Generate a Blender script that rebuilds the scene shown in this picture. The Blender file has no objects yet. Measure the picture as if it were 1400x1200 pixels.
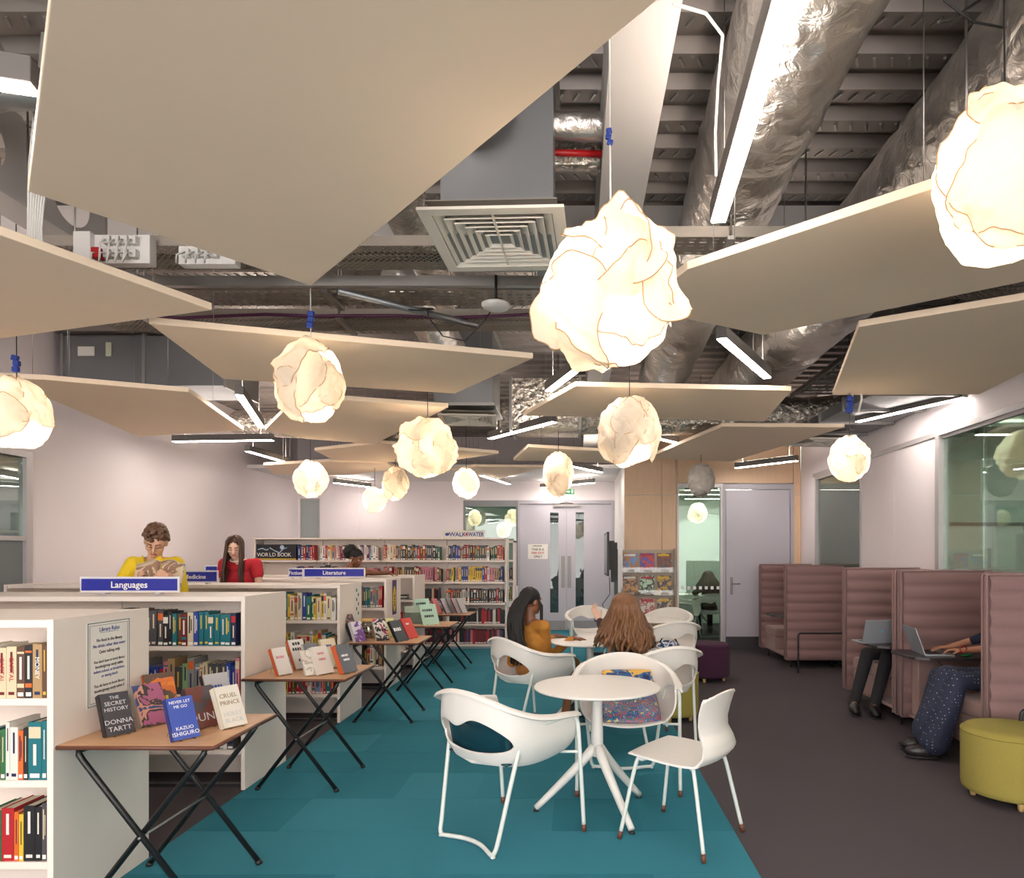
import bpy, math, random
from mathutils import Vector, Matrix, noise
V = Vector
PI = math.pi
scn = bpy.context.scene
col = scn.collection

# ------------------------------------------------------------------ camera, world, exposure
F = 930.0; CX = 787.0; CY = 760.0; CH = 1.5        # measured from the photograph (1400 x 1200)
cam_d = bpy.data.cameras.new('camera'); cam = bpy.data.objects.new('camera', cam_d); col.objects.link(cam)
cam.location = (0, 0, CH); cam.rotation_euler = (PI/2, 0, 0)
cam_d.sensor_width = 36; cam_d.lens = F/1400*36
cam_d.shift_x = -(CX-700)/1400; cam_d.shift_y = (CY-600)/1400
cam_d.clip_start = 0.05
scn.camera = cam
w = bpy.data.worlds.new('world'); scn.world = w; w.use_nodes = True
w.node_tree.nodes['Background'].inputs[0].default_value = (1.0, 0.94, 0.89, 1)
w.node_tree.nodes['Background'].inputs[1].default_value = 3.4
scn.view_settings.view_transform = 'Standard'; scn.view_settings.look = 'None'
scn.view_settings.gamma = 1; scn.view_settings.use_curve_mapping = False
scn.view_settings.exposure = 0.88
try:
    scn.cycles.max_bounces = 7; scn.cycles.diffuse_bounces = 4; scn.cycles.glossy_bounces = 3
    scn.cycles.transmission_bounces = 5; scn.cycles.transparent_max_bounces = 10
    scn.cycles.caustics_reflective = False; scn.cycles.caustics_refractive = False
    scn.cycles.sample_clamp_indirect = 6
    scn.cycles.use_denoising = True
except Exception: pass
LINEAR_STRENGTH = 30.0
ADDED_UPLIGHT_STRENGTH = 22.0
LAMP_WATTS = 3.6

def at(px, py, Y):
    return V(((px-CX)*Y/F, Y, CH+(CY-py)*Y/F))
def atz(px, py, Z):
    Y = F*(Z-CH)/(CY-py)
    return V(((px-CX)*Y/F, Y, Z))

# ------------------------------------------------------------------ materials
MATS = {}
def lin(c):
    return tuple(((x/255)/12.92 if x/255 <= .04045 else ((x/255+.055)/1.055)**2.4) for x in c)
def mat(name, rgb, rough=.6, metal=0, spec=.5, bump=0, bscale=40, var=0, vscale=8, emit=None, estr=0, coat=0, sheen=0, bdist=.01, stretch=None, alpha=None):
    if name in MATS: return MATS[name]
    m = bpy.data.materials.new(name); m.use_nodes = True; MATS[name] = m
    nt = m.node_tree; b = nt.nodes['Principled BSDF']; L = nt.links
    c = lin(rgb)
    b.inputs['Base Color'].default_value = (*c, 1); b.inputs['Roughness'].default_value = rough
    b.inputs['Metallic'].default_value = metal; b.inputs['Specular IOR Level'].default_value = spec
    b.inputs['Coat Weight'].default_value = coat; b.inputs['Sheen Weight'].default_value = sheen
    m.diffuse_color = (*c, 1)
    if emit: 
        b.inputs['Emission Color'].default_value = (*lin(emit), 1); b.inputs['Emission Strength'].default_value = estr
    if bump or var:
        tc = nt.nodes.new('ShaderNodeTexCoord'); src = tc.outputs['Object']
        if stretch:
            mp = nt.nodes.new('ShaderNodeMapping'); mp.inputs['Scale'].default_value = stretch
            L.new(src, mp.inputs[0]); src = mp.outputs[0]
    if var:
        n = nt.nodes.new('ShaderNodeTexNoise'); n.inputs['Scale'].default_value = vscale; n.inputs['Detail'].default_value = 4
        L.new(src, n.inputs['Vector'])
        hs = nt.nodes.new('ShaderNodeMixRGB'); hs.inputs[1].default_value = (*[max(0, x*(1-var)) for x in c], 1)
        hs.inputs[2].default_value = (*[min(1, x*(1+var)) for x in c], 1)
        L.new(n.outputs['Fac'], hs.inputs[0]); L.new(hs.outputs[0], b.inputs['Base Color'])
    if bump:
        n = nt.nodes.new('ShaderNodeTexNoise'); n.inputs['Scale'].default_value = bscale; n.inputs['Detail'].default_value = 5
        L.new(src, n.inputs['Vector'])
        bp = nt.nodes.new('ShaderNodeBump'); bp.inputs['Strength'].default_value = bump; bp.inputs['Distance'].default_value = bdist
        L.new(n.outputs['Fac'], bp.inputs['Height']); L.new(bp.outputs[0], b.inputs['Normal'])
    return m

def glass_mat(name, tint, refl=.09, rough=.0):
    if name in MATS: return MATS[name]
    m = bpy.data.materials.new(name); m.use_nodes = True; MATS[name] = m
    nt = m.node_tree; nt.nodes.clear(); L = nt.links
    o = nt.nodes.new('ShaderNodeOutputMaterial'); mx = nt.nodes.new('ShaderNodeMixShader')
    t = nt.nodes.new('ShaderNodeBsdfTransparent'); t.inputs[0].default_value = (*lin(tint), 1)
    g = nt.nodes.new('ShaderNodeBsdfGlossy'); g.inputs[1].default_value = rough
    lw = nt.nodes.new('ShaderNodeLayerWeight'); lw.inputs[0].default_value = .35
    mr = nt.nodes.new('ShaderNodeMapRange'); mr.inputs[3].default_value = refl; mr.inputs[4].default_value = .75
    L.new(lw.outputs['Fresnel'], mr.inputs[0]); L.new(mr.outputs[0], mx.inputs[0])
    L.new(t.outputs[0], mx.inputs[1]); L.new(g.outputs[0], mx.inputs[2]); L.new(mx.outputs[0], o.inputs[0])
    return m

def paper_mat(name, rgb, trans=.6):
    m = bpy.data.materials.new(name); m.use_nodes = True; MATS[name] = m
    nt = m.node_tree; nt.nodes.clear(); L = nt.links
    o = nt.nodes.new('ShaderNodeOutputMaterial'); mx = nt.nodes.new('ShaderNodeMixShader'); mx.inputs[0].default_value = trans
    d = nt.nodes.new('ShaderNodeBsdfDiffuse'); t = nt.nodes.new('ShaderNodeBsdfTranslucent')
    tc = nt.nodes.new('ShaderNodeTexCoord'); n = nt.nodes.new('ShaderNodeTexNoise'); n.inputs['Scale'].default_value = 14; n.inputs['Detail'].default_value = 6
    L.new(tc.outputs['Object'], n.inputs['Vector'])
    r = nt.nodes.new('ShaderNodeMixRGB'); c = lin(rgb); r.inputs[1].default_value = (*[x*.93 for x in c], 1); r.inputs[2].default_value = (*c, 1)
    L.new(n.outputs['Fac'], r.inputs[0]); L.new(r.outputs[0], d.inputs[0]); L.new(r.outputs[0], t.inputs[0])
    bp = nt.nodes.new('ShaderNodeBump'); bp.inputs['Strength'].default_value = .5; bp.inputs['Distance'].default_value = .01
    n2 = nt.nodes.new('ShaderNodeTexNoise'); n2.inputs['Scale'].default_value = 30; L.new(tc.outputs['Object'], n2.inputs['Vector'])
    L.new(n2.outputs['Fac'], bp.inputs['Height']); L.new(bp.outputs[0], d.inputs['Normal']); L.new(bp.outputs[0], t.inputs['Normal'])
    L.new(d.outputs[0], mx.inputs[1]); L.new(t.outputs[0], mx.inputs[2]); L.new(mx.outputs[0], o.inputs[0])
    return m

def wood_mat(name, rgb, rgb2, scale=(1, 1, 6), rough=.45, dist=3):
    m = bpy.data.materials.new(name); m.use_nodes = True; MATS[name] = m
    nt = m.node_tree; b = nt.nodes['Principled BSDF']; L = nt.links; b.inputs['Roughness'].default_value = rough
    tc = nt.nodes.new('ShaderNodeTexCoord'); mp = nt.nodes.new('ShaderNodeMapping'); mp.inputs['Scale'].default_value = scale
    n = nt.nodes.new('ShaderNodeTexNoise'); n.inputs['Scale'].default_value = 3; n.inputs['Detail'].default_value = 6; n.inputs['Distortion'].default_value = dist
    r = nt.nodes.new('ShaderNodeMixRGB'); r.inputs[1].default_value = (*lin(rgb), 1); r.inputs[2].default_value = (*lin(rgb2), 1)
    L.new(tc.outputs['Object'], mp.inputs[0]); L.new(mp.outputs[0], n.inputs['Vector']); L.new(n.outputs['Fac'], r.inputs[0]); L.new(r.outputs[0], b.inputs['Base Color'])
    return m

def foil_mat(name, rgb, rough=.28, bump=.5, scale=9):
    m = bpy.data.materials.new(name); m.use_nodes = True; MATS[name] = m
    nt = m.node_tree; b = nt.nodes['Principled BSDF']; L = nt.links
    b.inputs['Base Color'].default_value = (*lin(rgb), 1); b.inputs['Metallic'].default_value = .95; b.inputs['Roughness'].default_value = rough
    tc = nt.nodes.new('ShaderNodeTexCoord')
    vo = nt.nodes.new('ShaderNodeTexVoronoi'); vo.inputs['Scale'].default_value = scale
    n = nt.nodes.new('ShaderNodeTexNoise'); n.inputs['Scale'].default_value = scale*1.3; n.inputs['Detail'].default_value = 7; n.inputs['Distortion'].default_value = 1.5
    L.new(tc.outputs['Object'], vo.inputs['Vector']); L.new(tc.outputs['Object'], n.inputs['Vector'])
    a = nt.nodes.new('ShaderNodeMath'); a.operation = 'ADD'; L.new(vo.outputs['Distance'], a.inputs[0]); L.new(n.outputs['Fac'], a.inputs[1])
    bp = nt.nodes.new('ShaderNodeBump'); bp.inputs['Strength'].default_value = bump; bp.inputs['Distance'].default_value = .03
    L.new(a.outputs[0], bp.inputs['Height']); L.new(bp.outputs[0], b.inputs['Normal'])
    return m

def print_mat(name, cols, scale=18, seed=0):
    """a printed picture cover: flat patches of a few inks"""
    m = bpy.data.materials.new(name); m.use_nodes = True; MATS[name] = m
    nt = m.node_tree; b = nt.nodes['Principled BSDF']; L = nt.links; b.inputs['Roughness'].default_value = .35
    tc = nt.nodes.new('ShaderNodeTexCoord'); mp = nt.nodes.new('ShaderNodeMapping'); mp.inputs['Location'].default_value = (seed*3.1, seed*1.7, seed*.9)
    vo = nt.nodes.new('ShaderNodeTexNoise'); vo.inputs['Scale'].default_value = scale; vo.inputs['Detail'].default_value = 3; vo.inputs['Distortion'].default_value = 1
    L.new(tc.outputs['Object'], mp.inputs[0]); L.new(mp.outputs[0], vo.inputs['Vector'])
    cr = nt.nodes.new('ShaderNodeValToRGB'); cr.color_ramp.interpolation = 'CONSTANT'
    L.new(vo.outputs['Fac'], cr.inputs[0]); e = cr.color_ramp.elements
    while len(e) > 1: e.remove(e[-1])
    e[0].position = 0; e[0].color = (*lin(cols[0]), 1)
    for i, c in enumerate(cols[1:]):
        x = e.new(.36 + .28*(i/ max(1, len(cols)-1))); x.color = (*lin(c), 1)
    L.new(cr.outputs[0], b.inputs['Base Color'])
    return m

M_wall = mat('wall_paint', (246, 237, 240), .75, bump=.05, bscale=200)
M_white = mat('white_paint', (232, 229, 227), .5)
M_beam = mat('beam_paint', (214, 208, 206), .6, var=.05, vscale=3)
M_shelf = mat('shelf_white', (240, 227, 218), .38)
M_dark = mat('dark_carpet', (86, 80, 84), .95, bump=.35, bscale=350, var=.30, vscale=260, spec=.1, bdist=.003)
M_teals = [mat('teal_carpet_%d' % i, c, .95, bump=.3, bscale=350, var=.14, vscale=240, spec=.1, bdist=.003) for i, c in enumerate([(56, 126, 144), (62, 132, 150), (52, 121, 138)])]
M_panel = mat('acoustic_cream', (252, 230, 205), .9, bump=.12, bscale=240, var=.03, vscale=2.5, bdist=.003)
M_deck = mat('galvanised_deck', (156, 148, 144), .45, metal=.45, var=.18, vscale=4)
M_steel = mat('galvanised', (178, 176, 174), .38, metal=.85, var=.12, vscale=8)
M_tray = mat('tray_steel', (168, 160, 150), .45, metal=.7, var=.1)
M_foil = foil_mat('foil', (224, 220, 217))
M_foil2 = foil_mat('foil_crinkled', (222, 214, 204), .24, .8, 16)
M_greymet = mat('grey_metal', (146, 148, 152), .4, metal=.7, var=.12, vscale=3)
M_black = mat('black_metal', (24, 23, 24), .38, spec=.5)
M_blackp = mat('black_plastic', (28, 27, 28), .5)
M_house = mat('fixture_grey', (120, 116, 114), .45, metal=.3)
M_emit = mat('light_diffuser', (255, 255, 255), .5, emit=(255, 243, 232), estr=LINEAR_STRENGTH)
M_up = mat('added_uplight_glow', (255, 255, 255), .5, emit=(255, 240, 224), estr=ADDED_UPLIGHT_STRENGTH)
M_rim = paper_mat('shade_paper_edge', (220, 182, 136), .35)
M_exitgreen = mat('exit_green', (30, 110, 60), .5, emit=(40, 160, 90), estr=.3)
M_chair = mat('chair_white', (234, 229, 224), .42)
M_tube = mat('tube_white', (222, 226, 222), .35)
M_teal = mat('teal_leather', (18, 62, 76), .35, var=.1)
M_desk = wood_mat('desk_beech', (196, 150, 110), (214, 172, 132), (2, 14, 2), .4, 1.5)
M_deskedge = mat('desk_edge', (104, 62, 46), .4)
M_ply = wood_mat('birch_ply', (216, 180, 146), (230, 198, 166), (9, 9, 1.2), .5, 1.2)
M_plyjoint = mat('ply_joint', (120, 90, 66), .8)
M_door = mat('door_lilac', (186, 182, 192), .45)
M_doorfr = mat('door_frame', (176, 173, 182), .45)
M_kick = mat('kickplate', (84, 80, 84), .35, metal=.6)
M_steelb = mat('brushed_steel', (150, 146, 146), .5, metal=.7)
M_booth = mat('booth_fabric', (144, 113, 111), .9, bump=.5, bscale=300, var=.12, vscale=150, sheen=.2, bdist=.002)
M_boothseat = mat('booth_seat', (158, 128, 124), .9, bump=.3, bscale=300, sheen=.2, bdist=.002)
M_boothtab = mat('booth_table', (52, 46, 48), .35)
M_yellow = mat('pouf_yellow', (156, 143, 70), .95, bump=.5, bscale=260, var=.18, vscale=160, bdist=.003)
M_purple = mat('pouf_purple', (66, 32, 56), .95, bump=.4, bscale=260, bdist=.003)
M_frame = mat('frame_alu', (196, 192, 194), .4, metal=.3)
M_glass = glass_mat('clear_glass', (222, 236, 230), .10)
M_glassg = glass_mat('green_glass', (214, 228, 220), .06)
M_glassd = glass_mat('dim_glass', (184, 192, 194), .04)
M_acryl = glass_mat('acrylic', (240, 240, 238), .02)
M_paper = mat('paper', (236, 232, 226), .7)
M_ink = mat('ink_dark', (46, 44, 52), .7)
M_inkblue = mat('ink_blue', (58, 78, 150), .7)
M_signblue = mat('sign_blue', (30, 38, 150), .4)
M_signedge = mat('sign_edge', (220, 218, 224), .4)
M_txtwhite = mat('text_white', (240, 240, 240), .5)
M_cable = mat('cable_white', (222, 220, 216), .5)
M_cableb = mat('cable_black', (26, 25, 26), .5)
M_grip = mat('grip_blue', (28, 60, 150), .45)
M_red = mat('plug_red', (180, 24, 30), .4)
M_purplec = mat('cable_purple', (88, 34, 72), .5)
M_oak = mat('pale_oak', (206, 170, 110), .5)
PAPERS = None

# ------------------------------------------------------------------ mesh builder
class MB:
    def __init__(s): s.v = []; s.f = []; s.m = []; s.s = []
    def add(s, vs, fs, mi=0, sm=False):
        o = len(s.v); s.v += [tuple(x) for x in vs]
        for f in fs: s.f.append(tuple(i+o for i in f)); s.m.append(mi); s.s.append(sm)
        return s
    def box(s, c, d, mi=0, R=None):
        x, y, z = d[0]/2, d[1]/2, d[2]/2; c = V(c)
        P = [V((a*x, b*y, e*z)) for e in (-1, 1) for b in (-1, 1) for a in (-1, 1)]
        if R is not None: P = [R @ p for p in P]
        return s.add([c+p for p in P], [(0, 2, 3, 1), (4, 5, 7, 6), (0, 1, 5, 4), (2, 6, 7, 3), (0, 4, 6, 2), (1, 3, 7, 5)], mi)
    def b2(s, a, b, mi=0):
        return s.box([(a[i]+b[i])/2 for i in range(3)], [abs(b[i]-a[i]) for i in range(3)], mi)
    def tube(s, pts, r, seg=8, mi=0, closed=False):
        pts = [V(p) for p in pts]; n = len(pts)
        rr = r if isinstance(r, (list, tuple)) else [r]*n
        vs = []; fs = []; up = None
        for i, p in enumerate(pts):
            if closed: d = pts[(i+1) % n]-pts[i-1]
            else: d = pts[min(i+1, n-1)]-pts[max(i-1, 0)]
            if d.length < 1e-9: d = V((0, 0, 1))
            d.normalize()
            if up is None: up = V((0, 0, 1)) if abs(d.z) < .9 else V((1, 0, 0))
            a = up - d*up.dot(d)
            if a.length < 1e-6: a = d.orthogonal()
            a.normalize(); b = d.cross(a); up = a
            for k in range(seg):
                t = 2*PI*k/seg; vs.append(p+(a*math.cos(t)+b*math.sin(t))*rr[i])
        for i in range(n if closed else n-1):
            j = (i+1) % n
            for k in range(seg):
                k2 = (k+1) % seg; fs.append((i*seg+k, i*seg+k2, j*seg+k2, j*seg+k))
        s.add(vs, fs, mi, True)
        if not closed:
            o = len(s.v)-len(vs)
            s.f.append(tuple(o+k for k in range(seg-1, -1, -1))); s.m.append(mi); s.s.append(False)
            s.f.append(tuple(o+(n-1)*seg+k for k in range(seg))); s.m.append(mi); s.s.append(False)
        return s
    def lathe(s, prof, c=(0, 0, 0), seg=32, mi=0, sm=True):
        c = V(c); vs = []; fs = []
        for r, z in prof:
            for k in range(seg):
                t = 2*PI*k/seg; vs.append(c+V((r*math.cos(t), r*math.sin(t), z)))
        for i in range(len(prof)-1):
            for k in range(seg):
                k2 = (k+1) % seg; fs.append((i*seg+k, i*seg+k2, (i+1)*seg+k2, (i+1)*seg+k))
        fs.append(tuple(range(seg-1, -1, -1))); fs.append(tuple((len(prof)-1)*seg+k for k in range(seg)))
        return s.add(vs, fs, mi, sm)
    def prism(s, poly, z0, z1, mi=0):
        a = sum(poly[i][0]*poly[(i+1) % len(poly)][1]-poly[(i+1) % len(poly)][0]*poly[i][1] for i in range(len(poly)))
        if a < 0: poly = poly[::-1]
        n = len(poly)
        vs = [(p[0], p[1], z0) for p in poly]+[(p[0], p[1], z1) for p in poly]
        fs = [tuple(range(n-1, -1, -1)), tuple(range(n, 2*n))]+[(i, (i+1) % n, n+(i+1) % n, n+i) for i in range(n)]
        return s.add(vs, fs, mi)
    def ell(s, c, r, seg=16, rings=10, mi=0, R=None):
        c = V(c); vs = []; fs = []
        if not isinstance(r, (tuple, list)): r = (r, r, r)
        for i in range(rings+1):
            ph = PI*i/rings
            for k in range(seg):
                t = 2*PI*k/seg; p = V((r[0]*math.sin(ph)*math.cos(t), r[1]*math.sin(ph)*math.sin(t), -r[2]*math.cos(ph)))
                vs.append(c+(R @ p if R is not None else p))
        for i in range(rings):
            for k in range(seg):
                k2 = (k+1) % seg; fs.append((i*seg+k, i*seg+k2, (i+1)*seg+k2, (i+1)*seg+k))
        return s.add(vs, fs, mi, True)
    def cap(s, a, ra, b, rb, seg=14):
        a, b = V(a), V(b)
        s.ell(a, ra, seg, 8); s.ell(b, rb, seg, 8); s.tube([a, b], [ra, rb], seg); return s
    def grid(s, fn, nu, nv, mi=0, sm=True, closeu=False):
        vs = [fn(i/(nu-(0 if closeu else 1)), j/(nv-1)) for i in range(nu) for j in range(nv)]
        fs = [(i*nv+j, ((i+1) % nu)*nv+j, ((i+1) % nu)*nv+j+1, i*nv+j+1) for i in range(nu if closeu else nu-1) for j in range(nv-1)]
        return s.add(vs, fs, mi, sm)
    def mesh(s, name, mats):
        me = bpy.data.meshes.new(name); me.from_pydata(s.v, [], s.f)
        for m in (mats if isinstance(mats, (list, tuple)) else [mats]): me.materials.append(m)
        me.polygons.foreach_set('material_index', s.m); me.polygons.foreach_set('use_smooth', s.s)
        me.update(); return me
    def build(s, name, mats, parent=None, loc=None, rotz=0, world=False, bevel=0, solid=0, subd=0, **tags):
        if world:
            base = V(parent.location) if parent is not None and parent.parent is None else (V(parent.parent.location) if parent is not None else V(loc or (0, 0, 0)))
            s.v = [tuple(V(p)-base) for p in s.v]
        o = bpy.data.objects.new(name, s.mesh(name, mats)); col.objects.link(o)
        if parent is not None: o.parent = parent
        if loc is not None: o.location = loc
        o.rotation_euler = (0, 0, rotz)
        if solid:
            md = o.modifiers.new('solid', 'SOLIDIFY'); md.thickness = solid; md.offset = 0
        if bevel:
            md = o.modifiers.new('bevel', 'BEVEL'); md.width = bevel; md.segments = 2; md.limit_method = 'ANGLE'
        if subd:
            md = o.modifiers.new('sub', 'SUBSURF'); md.levels = subd; md.render_levels = subd
        tag(o, **tags); return o

def tag(o, label=None, cat=None, group=None, kind=None):
    if label: o['label'] = label
    if cat: o['category'] = cat
    if group: o['group'] = group
    if kind: o['kind'] = kind
    return o
def thing(name, label, cat, loc=(0, 0, 0), rotz=0, group=None):
    o = bpy.data.objects.new(name, None); col.objects.link(o); o.empty_display_size = .1
    o.location = loc; o.rotation_euler = (0, 0, rotz); return tag(o, label, cat, group)
def struct(name, mb, m, parent=None, **k):
    return mb.build(name, m, parent, kind=None if parent else 'structure', **k)
def copy_tree(o, parent=None):
    c = o.copy(); col.objects.link(c)
    if parent is not None: c.parent = parent
    for ch in list(o.children): copy_tree(ch, c)
    return c

def text(body, size, loc, rot, m, parent, ext=.0008, name='lettering', align='CENTER', sx=1, bold=0):
    cu = bpy.data.curves.new(name, 'FONT'); cu.body = body; cu.size = size; cu.extrude = ext; cu.align_x = align; cu.align_y = 'CENTER'
    cu.offset = bold; cu.resolution_u = 2
    t = bpy.data.objects.new('tmp', cu); col.objects.link(t)
    dg = bpy.context.evaluated_depsgraph_get(); me = bpy.data.meshes.new_from_object(t.evaluated_get(dg)); bpy.data.objects.remove(t)
    me.materials.clear(); me.materials.append(m)
    o = bpy.data.objects.new(name, me); col.objects.link(o); o.parent = parent
    if isinstance(rot, Matrix): o.matrix_local = Matrix.Translation(V(loc)) @ rot.to_4x4() @ Matrix.Diagonal((sx, 1, 1, 1))
    else: o.location = loc; o.rotation_euler = rot; o.scale = (sx, 1, 1)
    return o

def dashes(n, size, loc, rot, m, parent):
    """a line of print too small or blurred to read: short uneven strokes"""
    b = MB(); rd = random.Random(n*7+int(size*1000)); x = -n*size*.3
    for k in range(n):
        w_ = size*rd.choice([.28, .4, .5]); b.add([(x, -size*.3, 0), (x+w_, -size*.3, 0), (x+w_, size*.3*rd.choice([.7, 1, 1]), 0), (x, size*.3, 0)], [(0, 1, 2, 3)]); x += w_+size*.14
    o = b.build('lettering', m, parent)
    R = rot if isinstance(rot, Matrix) else Matrix.Rotation(rot[2], 3, 'Z') @ Matrix.Rotation(rot[0], 3, 'X')
    o.matrix_local = Matrix.Translation(V(loc)) @ R.to_4x4(); return o

def blob(mb, voxel, smooth=4):
    """one continuous skin round overlapping rounded volumes"""
    me = mb.mesh('tmp', [M_white]); o = bpy.data.objects.new('tmp', me); col.objects.link(o)
    r = o.modifiers.new('r', 'REMESH'); r.mode = 'VOXEL'; r.voxel_size = voxel; r.use_smooth_shade = True
    if smooth:
        sm = o.modifiers.new('s', 'SMOOTH'); sm.iterations = smooth; sm.factor = .5
    dg = bpy.context.evaluated_depsgraph_get(); m2 = bpy.data.meshes.new_from_object(o.evaluated_get(dg))
    bpy.data.objects.remove(o); m2.materials.clear(); return m2
def blob_obj(name, mb, voxel, m, parent, smooth=4, label=None):
    base = parent.matrix_basis.inverted()
    mb.v = [tuple(base @ V(p)) for p in mb.v]
    me = blob(mb, voxel, smooth); me.materials.append(m)
    o = bpy.data.objects.new(name, me); col.objects.link(o); o.parent = parent
    if label: o['label'] = label
    return o
# ------------------------------------------------------------------ the setting
XR = 3.61; XL = -5.6; YB = 13.7; YD = 10.9; ZD = 3.9; HH = 2.69
fl = struct('floor', MB().b2((-9, -4, -.1), (8.5, 17, 0)), M_dark)
# teal carpet tiles, each one a part of the floor
tile_me = []
for m in M_teals:
    for q in range(2):
        b = MB().b2((-.2485, -.2485, 0), (.2485, .2485, .004)); me = b.mesh('carpet_tile', m); tile_me.append(me)
rnd = random.Random(3)
TY0 = 1.2
for i in range(6):
    for j in range(25):
        x = -2.12+.25+.497*i; y = TY0+.25+.5*j
        if y > YB: continue
        o = bpy.data.objects.new('carpet_tile', rnd.choice(tile_me)); col.objects.link(o); o.parent = fl; o.location = (x, y, 0)
        o.rotation_euler.z = rnd.choice([0, PI/2])

# corrugated deck overhead
b = MB(); per = .25; y0 = -4.0; prof = []
while y0 < YB+.4:
    prof += [(y0, ZD), (y0+.10, ZD), (y0+.135, ZD+.06), (y0+.215, ZD+.06)]; y0 += per
vs = []; fs = []
for y, z in prof: vs += [(-9, y, z), (8.5, y, z)]
for i in range(len(prof)-1): fs.append((2*i, 2*i+1, 2*i+3, 2*i+2))
b.add(vs, fs); ceil = struct('ceiling', b, M_deck)
b = MB()       # pressed slots of the deck
k = 0
yy = -4.0
while yy < 8:
    if yy > 1.5:
        x = -4.5
        while x < 5:
            R = Matrix.Rotation(.45 if k % 2 else -.45, 3, 'Z')
            b.box((x, yy+.05, ZD-.004), (.012, .062, .012), 0, R); x += .085
        k += 1
    yy += per
b.build('deck_slot', M_steel, ceil, kind='stuff')
# a flat plasterboard ceiling in front of the exit doors, above the back wall
struct('trim_1', MB().b2((-5.6, 11.6, 3.0), (XR, YB, 3.06)), M_white)

# left wall
lw = struct('wall_left', MB().b2((XL-.12, 6.98, 0), (XL, YB+.12, ZD)).b2((XL-.12, -4, 2.5), (XL, 6.98, ZD)), M_wall)
b = MB().b2((XL-.06, 6.90, 0), (XL+.03, 6.98, 2.56)).b2((XL-.06, -4, 2.50), (XL+.03, 6.9, 2.56)).b2((XL-.05, -4, 1.655), (XL+.02, 6.9, 1.70)).b2((XL-.05, 5.2, 0), (XL+.02, 5.25, 2.5)).b2((XL-.05, 3.2, 0), (XL+.02, 3.25, 2.5))
w1 = struct('window_1', b, M_frame)
MB().b2((XL-.02, -4, 1.70), (XL-.01, 6.9, 2.5)).build('pane', M_glass, w1)
MB().b2((XL-.02, -4, .0), (XL-.01, 6.9, 1.655)).build('pane', mat('grey_pane', (120, 126, 130), .3), w1)
struct('wall_corridor', MB().b2((-9, -4, 0), (-8.9, 9, ZD)).b2((-9, 8.9, 0), (XL-.12, 9, ZD)), M_wall)

# back wall with narrow glazed strip, window and exit doors
wb = MB()
wb.b2((XL, YB, 0), (-5.55, YB+.12, ZD)).b2((-5.15, YB, 0), (-4.36, YB+.12, ZD)).b2((-4.34, YB, 0), (-2.26, YB+.12, ZD))
wb.b2((-5.55, YB, 2.66), (-5.15, YB+.12, ZD)).b2((-4.36, YB+.01, 0), (-4.34, YB+.12, ZD))
wb.b2((-2.26, YB, 2.62), (.78, YB+.12, ZD)).b2((-2.26, YB, 0), (-1.16, YB+.12, .9))
struct('wall_back', wb, M_wall)
w2 = struct('window_2', MB().b2((-5.55, YB, 0), (-5.53, YB+.06, 2.66)).b2((-5.17, YB-.01, 0), (-5.15, YB+.06, 2.66)).b2((-5.55, YB, 2.63), (-5.15, YB+.06, 2.66)), M_frame)
MB().b2((-5.53, YB+.03, 0), (-5.17, YB+.04, 2.63)).build('pane', mat('blind_grey', (168, 176, 176), .5, var=.05, stretch=(30, 1, 1)), w2)
w3 = struct('window_3', MB().b2((-2.26, YB-.01, .9), (-2.22, YB+.06, 2.62)).b2((-1.20, YB-.01, .9), (-1.16, YB+.06, 2.62)).b2((-2.22, YB-.01, 2.50), (-1.2, YB+.06, 2.62)).b2((-2.22, YB-.01, .9), (-1.2, YB+.06, .96)), mat('frame_grey', (128, 130, 136), .4))
MB().b2((-2.22, YB+.02, .96), (-1.2, YB+.03, 2.5)).build('pane', M_glassg, w3)
struct('wall_lobby', MB().b2((-6.5, 16.6, 0), (4.5, 16.7, ZD)).b2((-6.5, YB+.13, 3.0), (4.5, 16.6, 3.05)), mat('lobby_green', (126, 146, 144), .7))

# double exit doors
d1 = struct('door_1', MB().b2((-1.16, YB-.03, 0), (-1.12, YB+.1, 2.62)).b2((.72, YB-.03, 0), (.77, YB+.1, 2.62)).b2((-1.12, YB-.03, 2.55), (.72, YB+.1, 2.62)), M_doorfr)
for sgn, xa, xb in ((-1, -1.12, -.186), (1, -.18, .72)):
    vx = (-.515, -.345) if sgn < 0 else (0.0, .165)
    b = MB(); z0, z1 = .36, 2.38
    b.b2((xa, YB, 0.01), (vx[0], YB+.045, 2.54)).b2((vx[1], YB, .01), (xb, YB+.045, 2.54)).b2((vx[0], YB, .01), (vx[1], YB+.045, z0)).b2((vx[0], YB, z1), (vx[1], YB+.045, 2.54))
    lf = b.build('door_leaf', M_door, d1)
    MB().b2((vx[0], YB+.015, z0), (vx[1], YB+.025, z1)).build('pane', M_glassd, lf)
    xh = (-.29, -.215) if sgn < 0 else (-.165, -.09)
    MB().b2((xh[0], YB-.008, .86), (xh[1], YB, 1.5)).build('pull_plate', M_steelb, lf)
    MB().b2((xa+.02, YB-.006, .02), (xb-.02, YB, .20)).build('kick_plate', M_steelb, lf)
    xm = (xb if sgn < 0 else xa); MB().b2((min(xm, xm+sgn*.27), YB-.05, 2.49), (max(xm, xm+sgn*.27), YB, 2.54)).tube([(xm+sgn*.13, YB-.03, 2.55), (xm, YB-.09, 2.58)], .012).build('door_closer', M_steelb, lf)
sg = thing('door_notice', 'white paper fire exit notice taped on the left exit door leaf', 'sign', (-.76, YB-.004, 1.60))
MB().b2((-.2, -.002, -.16), (.2, .002, .14)).build('sheet', M_paper, sg)
dashes(11, .03, (0, -.004, .105), (PI/2, 0, 0), M_ink, sg)
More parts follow.
